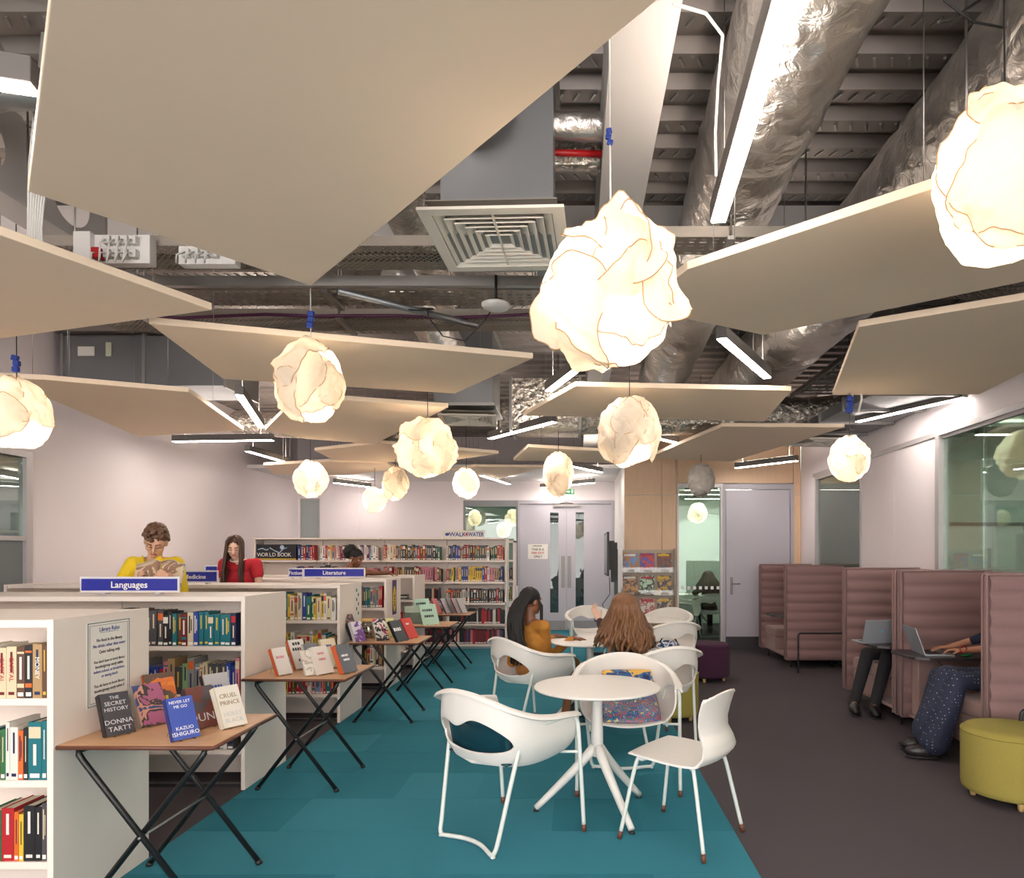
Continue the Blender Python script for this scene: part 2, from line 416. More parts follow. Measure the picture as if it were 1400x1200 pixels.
for t, z, s_, mm in (('THIS IS A', .03, .062, M_ink), ('FIRE EXIT', -.04, .062, mat('ink_red', (190, 40, 50), .6)), ('ONLY', -.11, .062, M_ink)):
    text(t, s_, (0, -.004, z), (PI/2, 0, 0), mm, sg, bold=.001)
ex = thing('exit_sign', 'small green exit sign hanging above the exit doors', 'sign', (-.12, 12.9, 2.72))
MB().box((0, 0, 0), (.19, .03, .09)).build('sign_box', M_exitgreen, ex); MB().b2((-.07, -.0165, -.012), (-.02, -.0155, .012)).add([(-.02, -.0165, -.028), (.02, -.0165, 0), (-.02, -.0165, .028)], [(0, 1, 2)]).b2((.04, -.0165, -.03), (.07, -.0155, .03)).build('arrow', M_txtwhite, ex)
MB().tube([(0, 0, .04), (0, 0, .28)], .006).build('rod', M_steel, ex)

# wood-lined wall with glazed screen and the lilac door
wr = MB()
P = [(.78, 1.395), (1.40, 1.595), ]
wd = struct('wall_front', MB().b2((.78, YD+.03, 0), (1.63, YD+.12, ZD)).b2((1.63, YD+.03, 2.66), (XR, YD+.12, ZD)).b2((3.49, YD+.03, 0), (XR, YD+.12, 2.66)).b2((.78, YD+.03, 0), (.86, YB, ZD)), M_white)
for xa, xb in ((.785, 1.375), (1.385, 1.60), (1.61, 1.63)):
    for za, zb in ((0.01, 2.47), (2.48, ZD-.01)):
        MB().b2((xa, YD, za), (xb, YD+.03, zb)).build('wood_panel', M_ply, wd)
for xa, xb, za, zb in ((1.64, 3.48, 2.67, 3.3), (3.49, XR-.005, .01, 2.47), (3.49, XR-.005, 2.48, ZD-.01), (1.64, 3.48, 3.31, ZD-.01)):
    MB().b2((xa, YD, za), (xb, YD+.03, zb)).build('wood_panel', M_ply, wd)
w4 = struct('window_4', MB().b2((1.63, YD-.01, 0), (1.655, YD+.08, 2.66)).b2((2.32, YD-.01, 0), (2.36, YD+.08, 2.66)).b2((1.655, YD-.01, 2.60), (2.32, YD+.08, 2.66)).b2((1.655, YD-.01, 0), (2.32, YD+.08, .05)), M_frame)
pn = MB().b2((1.655, YD+.03, .05), (2.32, YD+.04, 2.60)).build('pane', M_glass, w4)
b = MB()
for i in range(7): b.b2((1.70+i*.094, YD+.022, .965), (1.745+i*.094, YD+.029, 1.015))
b.build('safety_marking', M_txtwhite, pn)
d2 = struct('door_2', MB().b2((2.36, YD-.02, 0), (2.40, YD+.09, 2.65)).b2((3.44, YD-.02, 0), (3.49, YD+.09, 2.65)).b2((2.40, YD-.02, 2.57), (3.44, YD+.09, 2.65)), M_doorfr)
lf = MB().b2((2.41, YD, .21), (3.43, YD+.045, 2.56)).build('door_leaf', M_door, d2)
MB().b2((2.41, YD-.003, .01), (3.43, YD+.046, .21)).build('kick_plate', M_kick, lf)
MB().b2((2.475, YD-.008, .88), (2.52, YD, 1.16)).tube([(2.50, YD-.005, 1.06), (2.50, YD-.06, 1.06), (2.62, YD-.06, 1.06)], .011).build('door_handle', M_steelb, lf)

# right wall: glazing, header, white panels, small window
wr = MB().b2((XR, -4, HH), (XR+.12, YD, ZD)).b2((XR, 6.8, 0), (XR+.12, 7.69, HH)).b2((XR, 7.70, 0), (XR+.12, 8.6, HH)).b2((XR+.01, 7.69, 0), (XR+.12, 7.70, HH)).b2((XR, 10.22, 0), (XR+.12, YD+.1, HH))
wrr = struct('wall_right', wr, M_wall)
struct('trim_2', MB().b2((XR-.02, -4, HH-.0), (XR+.02, 10.3, HH+.05)).b2((XR-.02, 6.73, 0), (XR+.05, 6.80, HH)), M_frame)
w5 = struct('window_5', MB().b2((XR-.01, 10.18, 0), (XR+.05, 10.24, HH)).b2((XR-.01, 8.58, 0), (XR+.05, 8.63, HH)).b2((XR-.01, 8.6, HH-.05), (XR+.05, 10.2, HH)), M_frame)
MB().b2((XR+.02, 8.63, 0), (XR+.03, 10.18, HH-.05)).build('pane', glass_mat('window_glass', (240, 246, 242), .05), w5)
w6 = struct('window_6', MB().b2((XR+.01, -4, HH-.03), (XR+.05, 6.73, HH)).b2((XR+.01, -4, 0), (XR+.05, 6.73, .04)), M_frame)
for ya, yb in ((6.08, 6.72), (4.6, 6.07), (3.1, 4.59), (1.6, 3.09), (0, 1.59), (-4, -.01)):
    MB().b2((XR+.025, ya, .04), (XR+.035, yb, HH-.03)).build('pane', M_glassg, w6)
# rooms behind the glass
M_rm = mat('meeting_room_wall', (196, 208, 202), .7)
struct('wall_meeting', MB().b2((8.4, -4, 0), (8.5, 8.5, ZD)).b2((XR+.13, 8.4, 0), (8.5, 8.5, ZD)).b2((XR+.13, -4, 2.95), (8.5, 8.4, 3.0)), M_rm)
struct('wall_study', MB().b2((.9, 15.2, 0), (6, 15.3, ZD)).b2((5.0, 8.5, 0), (5.1, 15.2, ZD)).b2((.87, YD+.13, 2.85), (5, 15.2, 2.9)).b2((.87, YD+.12, 0), (.95, 15.2, 2.85)), mat('study_wall', (214, 226, 216), .7))
struct('trim_3', MB().b2((XR+.05, 8.63, 0), (XR+.06, 10.18, 2.64)), mat('blind_dark', (240, 240, 226), .7, var=.1, stretch=(1, 20, 1)))
struct('baseboard_right', MB().b2((XR-.012, 6.8, 0), (XR, 8.6, .12)).b2((XR-.012, 10.24, 0), (XR, YD, .12)), M_kick)

# ------------------------------------------------------------------ suspended acoustic panels
def panel(poly, label, zb=2.85, th=.04, wires=2):
    P = [atz(x, y, zb) for x, y in poly]
    c = sum(P, V((0, 0, 0)))/len(P)
    t = thing('acoustic_panel', label, 'ceiling panel', (c.x, c.y, zb), 0, 'suspended cream acoustic panels')
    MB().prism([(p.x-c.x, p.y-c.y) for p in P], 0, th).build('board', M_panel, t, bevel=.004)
    for p in P:
        q = (p-c)*.72
        if p.y < 14: MB().tube([(q.x, q.y, th), (q.x, q.y, ZD-zb)], .0025, 5).lathe([(.02, th), (.02, th+.012), (.006, th+.02)], (q.x, q.y, 0), 10).build('suspension_wire', M_steel, t)
    return t
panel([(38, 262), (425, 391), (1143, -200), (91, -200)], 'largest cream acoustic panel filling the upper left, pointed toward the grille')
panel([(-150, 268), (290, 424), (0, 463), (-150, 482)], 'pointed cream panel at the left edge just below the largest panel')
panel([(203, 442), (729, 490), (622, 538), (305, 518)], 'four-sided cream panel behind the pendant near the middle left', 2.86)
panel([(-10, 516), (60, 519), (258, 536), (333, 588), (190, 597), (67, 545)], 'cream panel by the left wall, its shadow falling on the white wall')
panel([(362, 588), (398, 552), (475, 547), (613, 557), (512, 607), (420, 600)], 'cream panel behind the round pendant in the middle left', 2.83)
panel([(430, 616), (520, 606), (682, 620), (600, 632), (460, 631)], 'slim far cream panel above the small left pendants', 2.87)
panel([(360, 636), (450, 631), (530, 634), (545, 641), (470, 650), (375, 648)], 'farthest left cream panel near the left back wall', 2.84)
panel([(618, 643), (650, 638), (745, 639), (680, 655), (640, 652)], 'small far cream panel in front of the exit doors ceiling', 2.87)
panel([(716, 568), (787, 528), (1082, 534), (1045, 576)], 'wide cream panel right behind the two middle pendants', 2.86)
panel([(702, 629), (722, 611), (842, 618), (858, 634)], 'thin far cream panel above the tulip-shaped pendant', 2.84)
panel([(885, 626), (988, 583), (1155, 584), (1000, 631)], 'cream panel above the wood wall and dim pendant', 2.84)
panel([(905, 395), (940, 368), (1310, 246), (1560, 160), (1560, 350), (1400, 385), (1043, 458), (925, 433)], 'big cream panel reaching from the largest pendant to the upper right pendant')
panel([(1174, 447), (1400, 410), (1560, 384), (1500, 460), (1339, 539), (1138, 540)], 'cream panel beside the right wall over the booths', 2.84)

# ------------------------------------------------------------------ linear lights
M_soft = M_emit
def linear(a, b, label, zb=2.95, w_=.072, h=.085, zt=None):
    a = V((*a, zb)); b = V((*b, zb)); c = (a+b)/2; L = (b-a).length; ang = math.atan2(b.y-a.y, b.x-a.x)
    t = thing('linear_light', label, 'light fixture', (c.x, c.y, zb), ang, 'slim linear ceiling lights')
    MB().b2((-L/2, -w_/2, .004), (L/2, w_/2, h)).build('housing', M_house, t, bevel=.003)
    MB().b2((-L/2+.004, -w_/2+.006, -.002), (L/2-.004, w_/2-.006, .006)).build('diffuser', M_emit, t)
    MB().add([(-L/2+.02, -w_/2+.008, h+.001), (L/2-.02, -w_/2+.008, h+.001), (L/2-.02, w_/2-.008, h+.001), (-L/2+.02, w_/2-.008, h+.001)], [(0, 1, 2, 3)]).build('added_uplight', M_up, t)  # unseen glowing strip added on top to light the deck and ducts
    for s_ in (-1, 1): MB().tube([(s_*L*.38, 0, h), (s_*L*.38, 0, (zt or (3.0 if c.y > 11.6 else ZD))-zb)], .0022, 5).build('suspension_wire', M_steel, t)
    return t
def px2(a, b, z=2.95):
    A = atz(*a, z); B = atz(*b, z); return (A.x, A.y), (B.x, B.y)
linear((.62, 2.96), (.53, 1.5), 'long bright linear light under the big foil duct, nearest to the viewer')
linear((-1.68, 2.12), (-2.9, 1.8), 'linear light at the upper left corner beside the largest panel')
linear(*px2((986, 463), (1049, 517)), 'linear light pointing down right, just below the big right panel')
linear((-.24, 6.0), (.12, 5.0), 'short-looking linear light half hidden by the largest pendant')
linear(*px2((670, 600), (758, 577)), 'linear light left of the middle right pendant, under the foil duct')
linear(*px2((237, 604), (373, 602)), 'level linear light by the left white wall')
linear(*px2((327, 540), (357, 584)), 'steep linear light left of the middle left pendant, above the level one')
linear(*px2((338, 617), (397, 634)), 'slanted linear light above the small left pendant')
linear(*px2((457, 660), (506, 666), 2.85), 'linear light at the back above the tall bookcase, left of the lowest pendant', 2.85)
linear(*px2((658, 650), (696, 662), 2.85), 'linear light beside the small round pendant near the exit window', 2.85)
linear(*px2((779, 637), (822, 646), 2.9), 'linear light to the right of the tulip-shaped pendant, upper of two', 2.9)
linear(*px2((740, 667), (812, 660), 2.85), 'linear light right in front of the exit doors, lower of two', 2.85)
linear(*px2((1172, 577), (1319, 544)), 'linear light along the right wall above the small pendant')
linear(*px2((1006, 640), (1090, 630), 2.85), 'linear light above the lilac door', 2.85)
linear((.72, 8.05), (1.3, 8.75), 'linear light mostly hidden behind the middle right pendant')
# unseen fixtures added behind the viewer to light the room evenly
for i, (x, y, a) in enumerate([(-3.8, .2, .4), (-1.2, -.6, 1.2), (1.6, -.4, .3), (2.8, 1.2, 1.4), (-3.9, 3.4, 1.3), (-.6, -2.4, .2), (2.4, -2.2, 1.0), (-3.6, -2.2, 1.1)]):
    d = V((math.cos(a), math.sin(a)))*.62
    linear((x-d.x, y-d.y), (x+d.x, y+d.y), 'added linear light out of view behind the viewer, %s' % ['far left', 'centre left', 'centre right', 'by the right glass', 'beside the left glass', 'middle of the rear', 'rear right', 'rear left'][i])
for x, y, z_, lab in ((5.6, 3, 2.8, 'added linear light in the meeting room, nearer the viewer'), (5.6, 6.2, 2.8, 'added linear light in the meeting room above the whiteboard'), (5.4, 4.6, 2.8, 'added linear light in the middle of the meeting room'), (2.6, 12.4, 2.7, 'added linear light inside the glazed study, nearer the glass'), (2.4, 13.3, 2.7, 'added linear light in the middle of the glazed study'), (2.9, 14.3, 2.7, 'added linear light at the back of the glazed study'), (-7.4, 7.6, 2.7, 'added linear light at the end of the corridor behind the left glass'), (6.6, 7.6, 2.8, 'added linear light by the end wall of the meeting room'), (4.9, 7.3, 2.8, 'added linear light just behind the whiteboard top'), (4.7, 5.6, 2.8, 'added linear light close behind the right glass'), (7.2, 4.2, 2.8, 'added linear light by the far wall of the meeting room'), (7.2, 6.6, 2.8, 'added linear light in the far corner of the meeting room'), (-7.2, 5, 2.7, 'added linear light in the corridor behind the left glass'), (-2, 15.2, 2.85, 'added linear light in the lobby behind the exit window'), (0.1, 15.2, 2.85, 'added linear light in the lobby behind the exit doors')):  # fixtures added to brighten the rooms behind the glass
    e = .35 if x == 4.25 else .6
    linear((x-e, y), (x+e, y), lab, z_, zt=2.95 if x > 4.3 else ZD if x == 4.25 else 2.85 if x > 1 else 3.0 if y > 11 else ZD)

# ------------------------------------------------------------------ crumpled paper pendants
paper_on = paper_mat('shade_paper', (253, 245, 233), .52)
paper_off = paper_mat('shade_paper_grey', (216, 210, 204), .4)
def fold(p, seed, amp):
    n1 = noise.noise(p*1.25+V((seed, 0, 0))); n2 = noise.noise(p*2.4+V((0, seed, 3)))
    n3 = noise.noise(p*5+V((seed, 5, 1)))
    return amp*(1.1*(.45-abs(n1)*2)+.6*(.4-abs(n2)*2)+.10*(.4-abs(n3)*2))
def pendant(px, py, rx, rz, Y, label, seed, petals=5, lit=True, grip=None, watts=None, ztop=None, cordm=None):
    c = at(px, py, Y); k = Y/F; RX = rx*k; RZ = rz*k*.95
    t = thing('paper_pendant', label, 'pendant lamp', c, 0, 'crumpled paper pendant lamps')
    m = paper_on if lit else paper_off
    rd = random.Random(seed)
    def base(u, v):
        ph = PI*(.02+.96*v); th = 2*PI*u
        d = V((math.sin(ph)*math.cos(th), math.sin(ph)*math.sin(th), math.cos(ph)))
        r = .88+fold(d, seed*7.3, .10)
        # puckered where the paper is gathered on top
        r *= 1-.06*math.sin(th*9+seed)*max(0, math.cos(ph))**2
        return V((d.x*RX*r, d.y*RX*r, d.z*RZ*r))
    MB().grid(base, 56, 36, closeu=True).build('shade', m, t)
    for q in range(petals):
        ax = V((rd.uniform(-1, 1), rd.uniform(-1.2, .3), rd.uniform(-.8, .6)))
        if q == 0: ax = V((.35, -1, -.1))
        if q == 1: ax = V((-.6, -.8, -.35))
        if q == 2: ax = V((.9, -.2, .1))
        if q == 3: ax = V((-.15, -.8, .7))
        ax += V((rd.uniform(-.3, .3), rd.uniform(-.2, .2), rd.uniform(-.3, .3))); ax.normalize()
        e1 = ax.orthogonal().normalized(); e2 = ax.cross(e1); mx = rd.uniform(.62, .95); rr0 = rd.uniform(.90, .97); lob = rd.choice([2, 3]); ph0 = rd.uniform(0, 6)
        fl = rd.uniform(.06, .2) if rx > 60 else rd.uniform(.0, .09)
        def pet(u, v, fl=fl, ax=ax, e1=e1, e2=e2, mx=mx, rr0=rr0, lob=lob, ph0=ph0, q=q):
            th = 2*PI*u; a = mx*v*(1+.22*math.sin(lob*th+ph0)+.04*math.sin(5*th+ph0))
            d = ax*math.cos(a)+(e1*math.cos(th)+e2*math.sin(th))*math.sin(a)
            r = rr0+fold(d, seed*7.3+q*2.2, .085)+fl*max(0, v-.5)**1.5*(1+1.2*math.sin(lob*th+ph0*2))*2.0+.055*math.sin(PI*min(1, v*1.1))-.03-.014*abs(math.sin(th*4+6*v+ph0))*v-.008*abs(math.sin(th*9.5+3*v))*v*v + .025*math.sin(14*th+ph0)*v**3
            return V((d.x*RX*r, d.y*RX*r, d.z*RZ*r))
        MB().grid(pet, 52, 14, closeu=True).build('paper_fold', m, t)
        if lit: MB().tube([pet(i/64, .995) for i in range(64)], .0022*(1+k*60)*.8, 5, closed=True).build('fold_rim', M_rim, t)
    top = RZ*.84
    zt = (ztop if ztop else ZD)-c.z
    # a thin pipe of cable with a slight sway
    MB().tube([(0, 0, top*.9), (0.004, 0, top+.06), (0, 0, zt*.6+top*.4), (0, 0, zt)], .0032, 6).build('cord', cordm or M_cableb, t)
    MB().lathe([(.02, 0), (.024, .03), (.01, .05)], (0, 0, top*.55), 12).build('lamp_holder', M_blackp, t)
    if grip:
        gz = at(px, grip, Y).z-c.z
        b = MB(); s_ = max(.5, Y/4)
        for g in range(3): b.box((rd.uniform(-.006, .006)*s_, 0, gz+(g-1)*.033*s_), (.034*s_, .026*s_, .031*s_), 0, Matrix.Rotation(rd.uniform(-.3, .3), 3, 'Y'))
        b.build('cord_grip', M_grip, t, bevel=.004)
    if lit:
        ld = bpy.data.lights.new('bulb', 'POINT'); ld.energy = (watts or LAMP_WATTS)*(RX/.24)**2; ld.color = (1, .90, .77); ld.shadow_soft_size = .05
        lo = bpy.data.objects.new('bulb', ld); col.objects.link(lo); lo.parent = t; lo.location = (0, RX*.1, RZ*.12)
    return t
pendant(833, 403, 98, 116, 2.40, 'largest glowing crumpled paper pendant, hanging at the centre', 3, 6, grip=187, cordm=M_cable)
pendant(424, 524, 49, 64, 4.1, 'pear-shaped glowing pendant below the tip of the largest panel', 8, 5, grip=437, cordm=M_cable)
pendant(22, 567, 46, 56, 4.4, 'glowing pendant cut by the left edge of the view', 12, 5, grip=497)
pendant(584, 613, 45, 46, 5.95, 'round glowing pendant with swirling folds, left of centre', 20, 4)
pendant(860, 592, 45, 54, 5.4, 'glowing pendant directly below the largest one', 27, 6)
pendant(1372, 250, 96, 132, 2.25, 'large glowing pendant at the upper right edge', 31, 5)
pendant(1161, 627, 30, 36, 5.6, 'smooth round pendant over the booths by the right wall', 40, 2, grip=553)
pendant(424, 655, 25, 29, 7.9, 'small glowing pendant by the left wall, over the bookcases', 44, 3)
pendant(540, 662, 19, 26, 9.6, 'small petal-shaped pendant beside the lowest round one', 51, 5)
pendant(512, 683, 18, 20, 10.3, 'small round pendant hanging lowest, over the tall back bookcase', 57, 1)
pendant(637, 661, 20, 24, 9.5, 'small barrel-shaped pendant near the exit window', 63, 1)
pendant(763, 648, 22, 34, 8.1, 'tulip-shaped glowing pendant in front of the exit doors', 70, 5)
pendant(958, 657, 20, 26, 9.0, 'unlit greyish paper pendant in front of the glazed screen', 77, 4, lit=False)
pendant(954, 701, 14, 16, 12.6, 'pale pendant added inside the glazed study, standing in for a lamp reflection', 81, 2, watts=8, ztop=2.85)  # lamp added in place of a reflection on the glazed screen
pendant(1398, 622, 36, 38, 7.0, 'glowing pendant inside the meeting room behind the right glass', 95, 4, ztop=2.95)
pendant(649, 708, 10, 13, 15.2, 'left pendant of three added behind the exit window as lamp reflections', 85, 2, ztop=3.0)  # three lamps added in place of pendant reflections in the window
pendant(689, 724, 11, 12, 14.8, 'lowest pendant of three added behind the exit window as lamp reflections', 88, 2, ztop=3.0)
pendant(701, 708, 11, 14, 15.4, 'right pendant of three added behind the exit window as lamp reflections', 91, 2, ztop=3.0)

# ------------------------------------------------------------------ services over the panels
def foil_tube(name, label, pts, r, m=M_foil, cat='duct', seams=True, wob=.05, par=None, loc=None):
    pts = [V(p) for p in pts]; fine = []
    for i in range(len(pts)-1):
        n = max(2, int((pts[i+1]-pts[i]).length/.05))
        for k in range(n): fine.append(pts[i].lerp(pts[i+1], k/n))
    fine.append(pts[-1])
    c = fine[0].copy()
    seg = 40
    b = MB(); b.tube([p-c for p in fine], r, seg)
    vs = []
    for i, v in enumerate(b.v):
        p = V(v); q = fine[min(i//seg, len(fine)-1)]-c
        d = (p-q); nn = noise.noise((p+c)*5.5)*1.0+noise.noise((p+c)*13)*.5
        ax = (i//seg)
        s_ = 1+wob*nn
        if seams and ax % 24 in (0, 1): s_ -= .05
        vs.append(tuple(q+d*s_))
    b.v = vs
    o = b.build(name, m, None, loc=c); tag(o, label, cat); return o
foil_tube('foil_duct', 'fat foil-wrapped duct running over the long linear light', [(.84, .8, 3.5), (.84, 3.2, 3.5), (.9, 4.6, 3.5), (.95, 7.6, 3.45)], .25)
foil_tube('foil_duct', 'thickest foil-wrapped duct, second from the white beam, behind the right panel', [(1.92, 1.0, 3.5), (1.92, 4.2, 3.5), (1.92, 9.2, 3.46)], .33)
foil_tube('foil_duct', 'foil duct crossing the room behind the wide middle panel', [(-.9, 8.15, 3.18), (1.0, 8.2, 3.17), (3.3, 8.1, 3.2)], .21, M_foil2)
foil_tube('foil_duct', 'foil duct leading away above the four-sided left panel', [(-1.25, 4.9, 3.5), (-1.2, 6.0, 3.45), (-1.2, 6.9, 3.4)], .17)
foil_tube('foil_duct', 'narrow foil duct beside the plenum box, curving above the largest panel', [(-.9, 3.1, 3.45), (-.95, 3.8, 3.45), (-1.0, 5.2, 3.5)], .13, M_foil2)
foil_tube('foil_duct', 'foil duct behind the small left pendants near the level light', [(-4.6, 9.2, 3.3), (-3.2, 9.0, 3.2), (-2.4, 9.6, 3.2)], .16, M_foil2)
foil_tube('foil_duct', 'crinkled foil duct elbow feeding the far right grille', [(2.0, 9.4, 3.3), (2.9, 9.0, 3.25), (3.3, 8.8, 3.2)], .18, M_foil2)
foil_tube('foil_pipe', 'thin foil pipe between plenum box and white beam, upper one', [(-.3, 3.22, 3.55), (.15, 3.25, 3.55)], .06, cat='pipe', seams=False)
foil_tube('foil_pipe', 'thin foil pipe between plenum box and white beam, lower one', [(-.3, 3.42, 3.52), (.15, 3.45, 3.52)], .065, M_foil2, cat='pipe', seams=False)
tag(MB().tube([(-.28, 0, 0), (.13, .02, 0)], .016, 10).build('red_pipe', M_red, loc=(0, 3.33, 3.48)), 'short red pipe between the plenum box and the white beam', 'pipe')
foil_tube('foil_duct', 'foil wrapped duct at the upper left corner above the linear light', [(-1.9, 1.4, 3.6), (-2.65, 3.0, 3.6)], .16, M_foil2)
tag(MB().tube([(-3.4, 0, 0), (-.6, 0, 0)], .075, 24).build('steel_duct', M_steel, loc=(-1.2, 3.0, 3.55)), 'bare round steel duct beside the largest panel at the left', 'duct')
# rectangular ducts
def rect_duct(a, b_, label, m=M_greymet, fl=.6, name='rectangular_duct', extra=None):
    a, b_ = V(a), V(b_); c = (a+b_)/2
    t = thing(name, label, 'duct', c); d = b_-a
    MB().box((0, 0, 0), d).build('duct_body', m, t)
    ax = max(range(3), key=lambda i: abs(d[i])); n = max(2, int(abs(d[ax])/fl)+1)
    for i in range(n):
        p = [0, 0, 0]; p[ax] = -d[ax]/2+d[ax]*i/(n-1); s_ = [x+.05 for x in d]; s_[ax] = .03; MB().box(p, s_).build('flange', M_steel, t)
    return t
t = rect_duct((-5.5, 7.3, 3.33), (-3.75, 8.0, 3.86), 'grey rectangular duct above the left wall panel')
MB().box((-.38, -.36, .12), (.06, .005, .15)).build('sticker', mat('sticker', (210, 214, 190), .6), t); MB().box((-.62, -.36, .1), (.18, .005, .1)).build('sticker', M_paper, t)
rect_duct((-1.45, 6.95, 3.05), (-.85, 7.65, 3.82), 'grey plenum box above the far ceiling grille', name='plenum_box', fl=.8)
rect_duct((-.6, 3.02, 2.93), (-.1, 3.36, 3.72), 'grey plenum box standing on the square ceiling grille', name='plenum_box', fl=.8)
foil_tube('flexible_duct', 'shiny flexible duct collar on top of the near plenum box', [(-.40, 2.99, 3.42), (-.52, 2.72, 3.52), (-.75, 2.5, 3.55)], .14, M_foil2, seams=False, wob=.09)
rect_duct((-.75, 7.85, 2.98), (.05, 8.5, 3.55), 'foil-wrapped box duct behind the half hidden linear light', M_foil2)
rect_duct((2.25, 1.9, 3.0), (3.35, 3.0, 3.30), 'large grey duct box at the upper right corner', mat('duct_grey_dark', (96, 94, 94), .5, metal=.5))
rect_duct((2.75, 5.6, 3.0), (3.55, 9.0, 3.1), 'flat grey duct tucked against the right wall', M_greymet)
tag(MB().b2((-.9, -.05, -.03), (.9, .05, .03)).build('support_channel', M_steel, loc=(2.9, 3.1, 2.98)), 'steel support channel under the grey box at the upper right', 'bracket')
# beams
def ibeam(x, y0, y1, zb, w_, h, label, name='beam'):
    o = MB().b2((x-w_/2, y0, zb), (x+w_/2, y1, zb+.02)).b2((x-w_/2, y0, zb+h-.02), (x+w_/2, y1, zb+h)).b2((x-.01, y0, zb+.02), (x+.01, y1, zb+h-.02)).build(name, M_beam)
    return tag(o, label, 'beam', kind='structure')
tag(MB().b2((.13, -4, 3.42), (.37, 13.6, 3.88)).build('beam', M_beam), 'white boxed beam running away overhead', 'beam', kind='structure')
def cell_beam(x, label):
    b = MB(); z0, z1 = 3.36, 3.88; b.b2((x-.1, -4, z0-.02), (x+.1, 4.62, z0)); R = .15; pitch = .62; y = -3.7
    while y < 4.0:
        n = 24; yc = y+pitch/2; zc = (z0+z1)/2; vs = []; fs = []
        for k in range(n):
            t = 2*PI*k/n; cx, cz = math.cos(t), math.sin(t); s_ = 1/max(abs(cx)/(pitch/2), abs(cz)/((z1-z0)/2))
            vs += [(x, yc+R*cx, zc+R*cz), (x, yc+cx*s_, zc+cz*s_)]
        for k in range(n): k2 = (k+1) % n; fs.append((2*k, 2*k+1, 2*k2+1, 2*k2))
        b.add(vs, fs); y += pitch
    o = b.build('beam', M_beam); tag(o, label, 'beam', kind='structure')
cell_beam(-3.0, 'white steel beam with round holes above the left panels'); cell_beam(-4.2, 'outer white steel beam with round holes above the left wall')
cell_beam(2.9, 'white steel beam with round holes at the right')
struct('trim_4', MB().b2((-9, 4.62, 3.62), (3.6, 4.80, 3.88)), M_beam)
# perforated cable trays
def tray(x0, x1, ya, yb, z, label, mesh=False):
    t = thing('cable_tray', label, 'cable tray', ((x0+x1)/2, (ya+yb)/2, z), 0, 'steel cable trays across the ceiling')
    L = (x1-x0); W = yb-ya; b = MB()
    if not mesh:
        nx = int(L/.06); ny = 5; cx = L/nx; cy = W/ny
        for i in range(nx):
            for j in range(ny):
                X = -L/2+i*cx; Y = -W/2+j*cy; s1 = .2*cx if (i+j) % 2 else .3*cx; s2 = .3*cy
                o = [(X, Y, 0), (X+cx, Y, 0), (X+cx, Y+cy, 0), (X, Y+cy, 0)]
                q = [(X+s1, Y+s2, 0), (X+cx-s1, Y+s2, 0), (X+cx-s1, Y+cy-s2, 0), (X+s1, Y+cy-s2, 0)]
                b.add(o+q, [(0, 1, 5, 4), (1, 2, 6, 5), (2, 3, 7, 6), (3, 0, 4, 7)])
        b.build('perforated_base', M_tray, t, solid=.002, kind='stuff')
    else:
        n = int((L+W)/.035)
        for i in range(n):
            s0 = -L/2-W+i*.035
            for sg in (1, -1):
                a = V((s0, -W/2*sg, 0)); e = V((s0+W, W/2*sg, 0))
                if a.x < -L/2: f_ = (-L/2-a.x)/(e.x-a.x); a = a.lerp(e, f_)
                if e.x > L/2 and a.x < L/2: f_ = (L/2-a.x)/(e.x-a.x); e = a.lerp(e, f_)
                if a.x < L/2 and e.x > -L/2: b.box((a+e)/2, ((e-a).length, .005, .004), 0, Matrix.Rotation(math.atan2(e.y-a.y, e.x-a.x), 3, 'Z'))
        b.build('mesh_base', M_tray, t, kind='stuff')
    for s_ in (-1, 1): MB().b2((-L/2, s_*W/2-.004, 0), (L/2, s_*W/2+.004, .055)).build('side_rail', M_tray, t)
    k = -L/2+.4
    while k < L/2:
        MB().tube([(k, -W/2-.02, -.01), (k, -W/2-.02, ZD-z)], .005, 6).tube([(k, W/2+.02, -.01), (k, W/2+.02, ZD-z)], .005, 6).b2((k-.02, -W/2-.03, -.025), (k+.02, W/2+.03, -.005)).build('tray_hanger', M_steel, t); k += 1.35
    rd = random.Random(int(z*100+ya*10))
    for q in range(4):
        y = rd.uniform(-W/2+.03, W/2-.03); pts = [(-L/2+L*i/14, y+rd.uniform(-.015, .015), .02+rd.uniform(0, .02)) for i in range(15)]
        MB().tube(pts, .007, 6).build('cable', rd.choice([M_cable, M_cableb, M_cable]), t)
    return t
tray(-3.3, .1, 3.62, 3.92, 3.15, 'mesh-bottomed cable tray just behind the largest panel, nearest one', True)
tray(.4, 3.4, 3.52, 3.72, 3.15, 'perforated cable tray behind the big right panel')
tray(-3.3, .1, 4.22, 4.48, 3.15, 'perforated cable tray left of the beam, second row back')
tray(-3.4, .1, 4.75, 5.05, 3.17, 'mesh-bottomed cable tray above the four-sided panel, third row back', True)
tray(1.5, 3.5, 4.1, 4.5, 3.2, 'mesh-bottomed cable tray between the two right panels', True)
tag(MB().b2((-1.7, -.02, -.03), (1.7, .02, .03)).build('steel_channel', M_steel, loc=(-1.6, 4.07, 3.14)), 'plain steel channel between the left cable trays', 'bracket')
tag(MB().tube([(-2.0+.3*i, .02*math.sin(i), .008*math.sin(i*2.1)) for i in range(15)], .011, 8).build('purple_cable', M_purplec, loc=(-1.3, 4.62, 3.13)), 'purple cable running along under the left cable trays', 'cable')
tag(MB().tube([(0, 0, 0), (.75, .62, 0)], .022, 4).build('slotted_strut', M_greymet, loc=(-1.4, 4.0, 3.06)), 'slotted steel strut crossing diagonally under the left cable trays', 'bracket')
b = MB(); pts = []
for i in range(70):
    a = i*.38; pts.append((.075*math.cos(a)+.01*math.sin(i), .075*math.sin(a)*.5, .02*math.sin(a)))
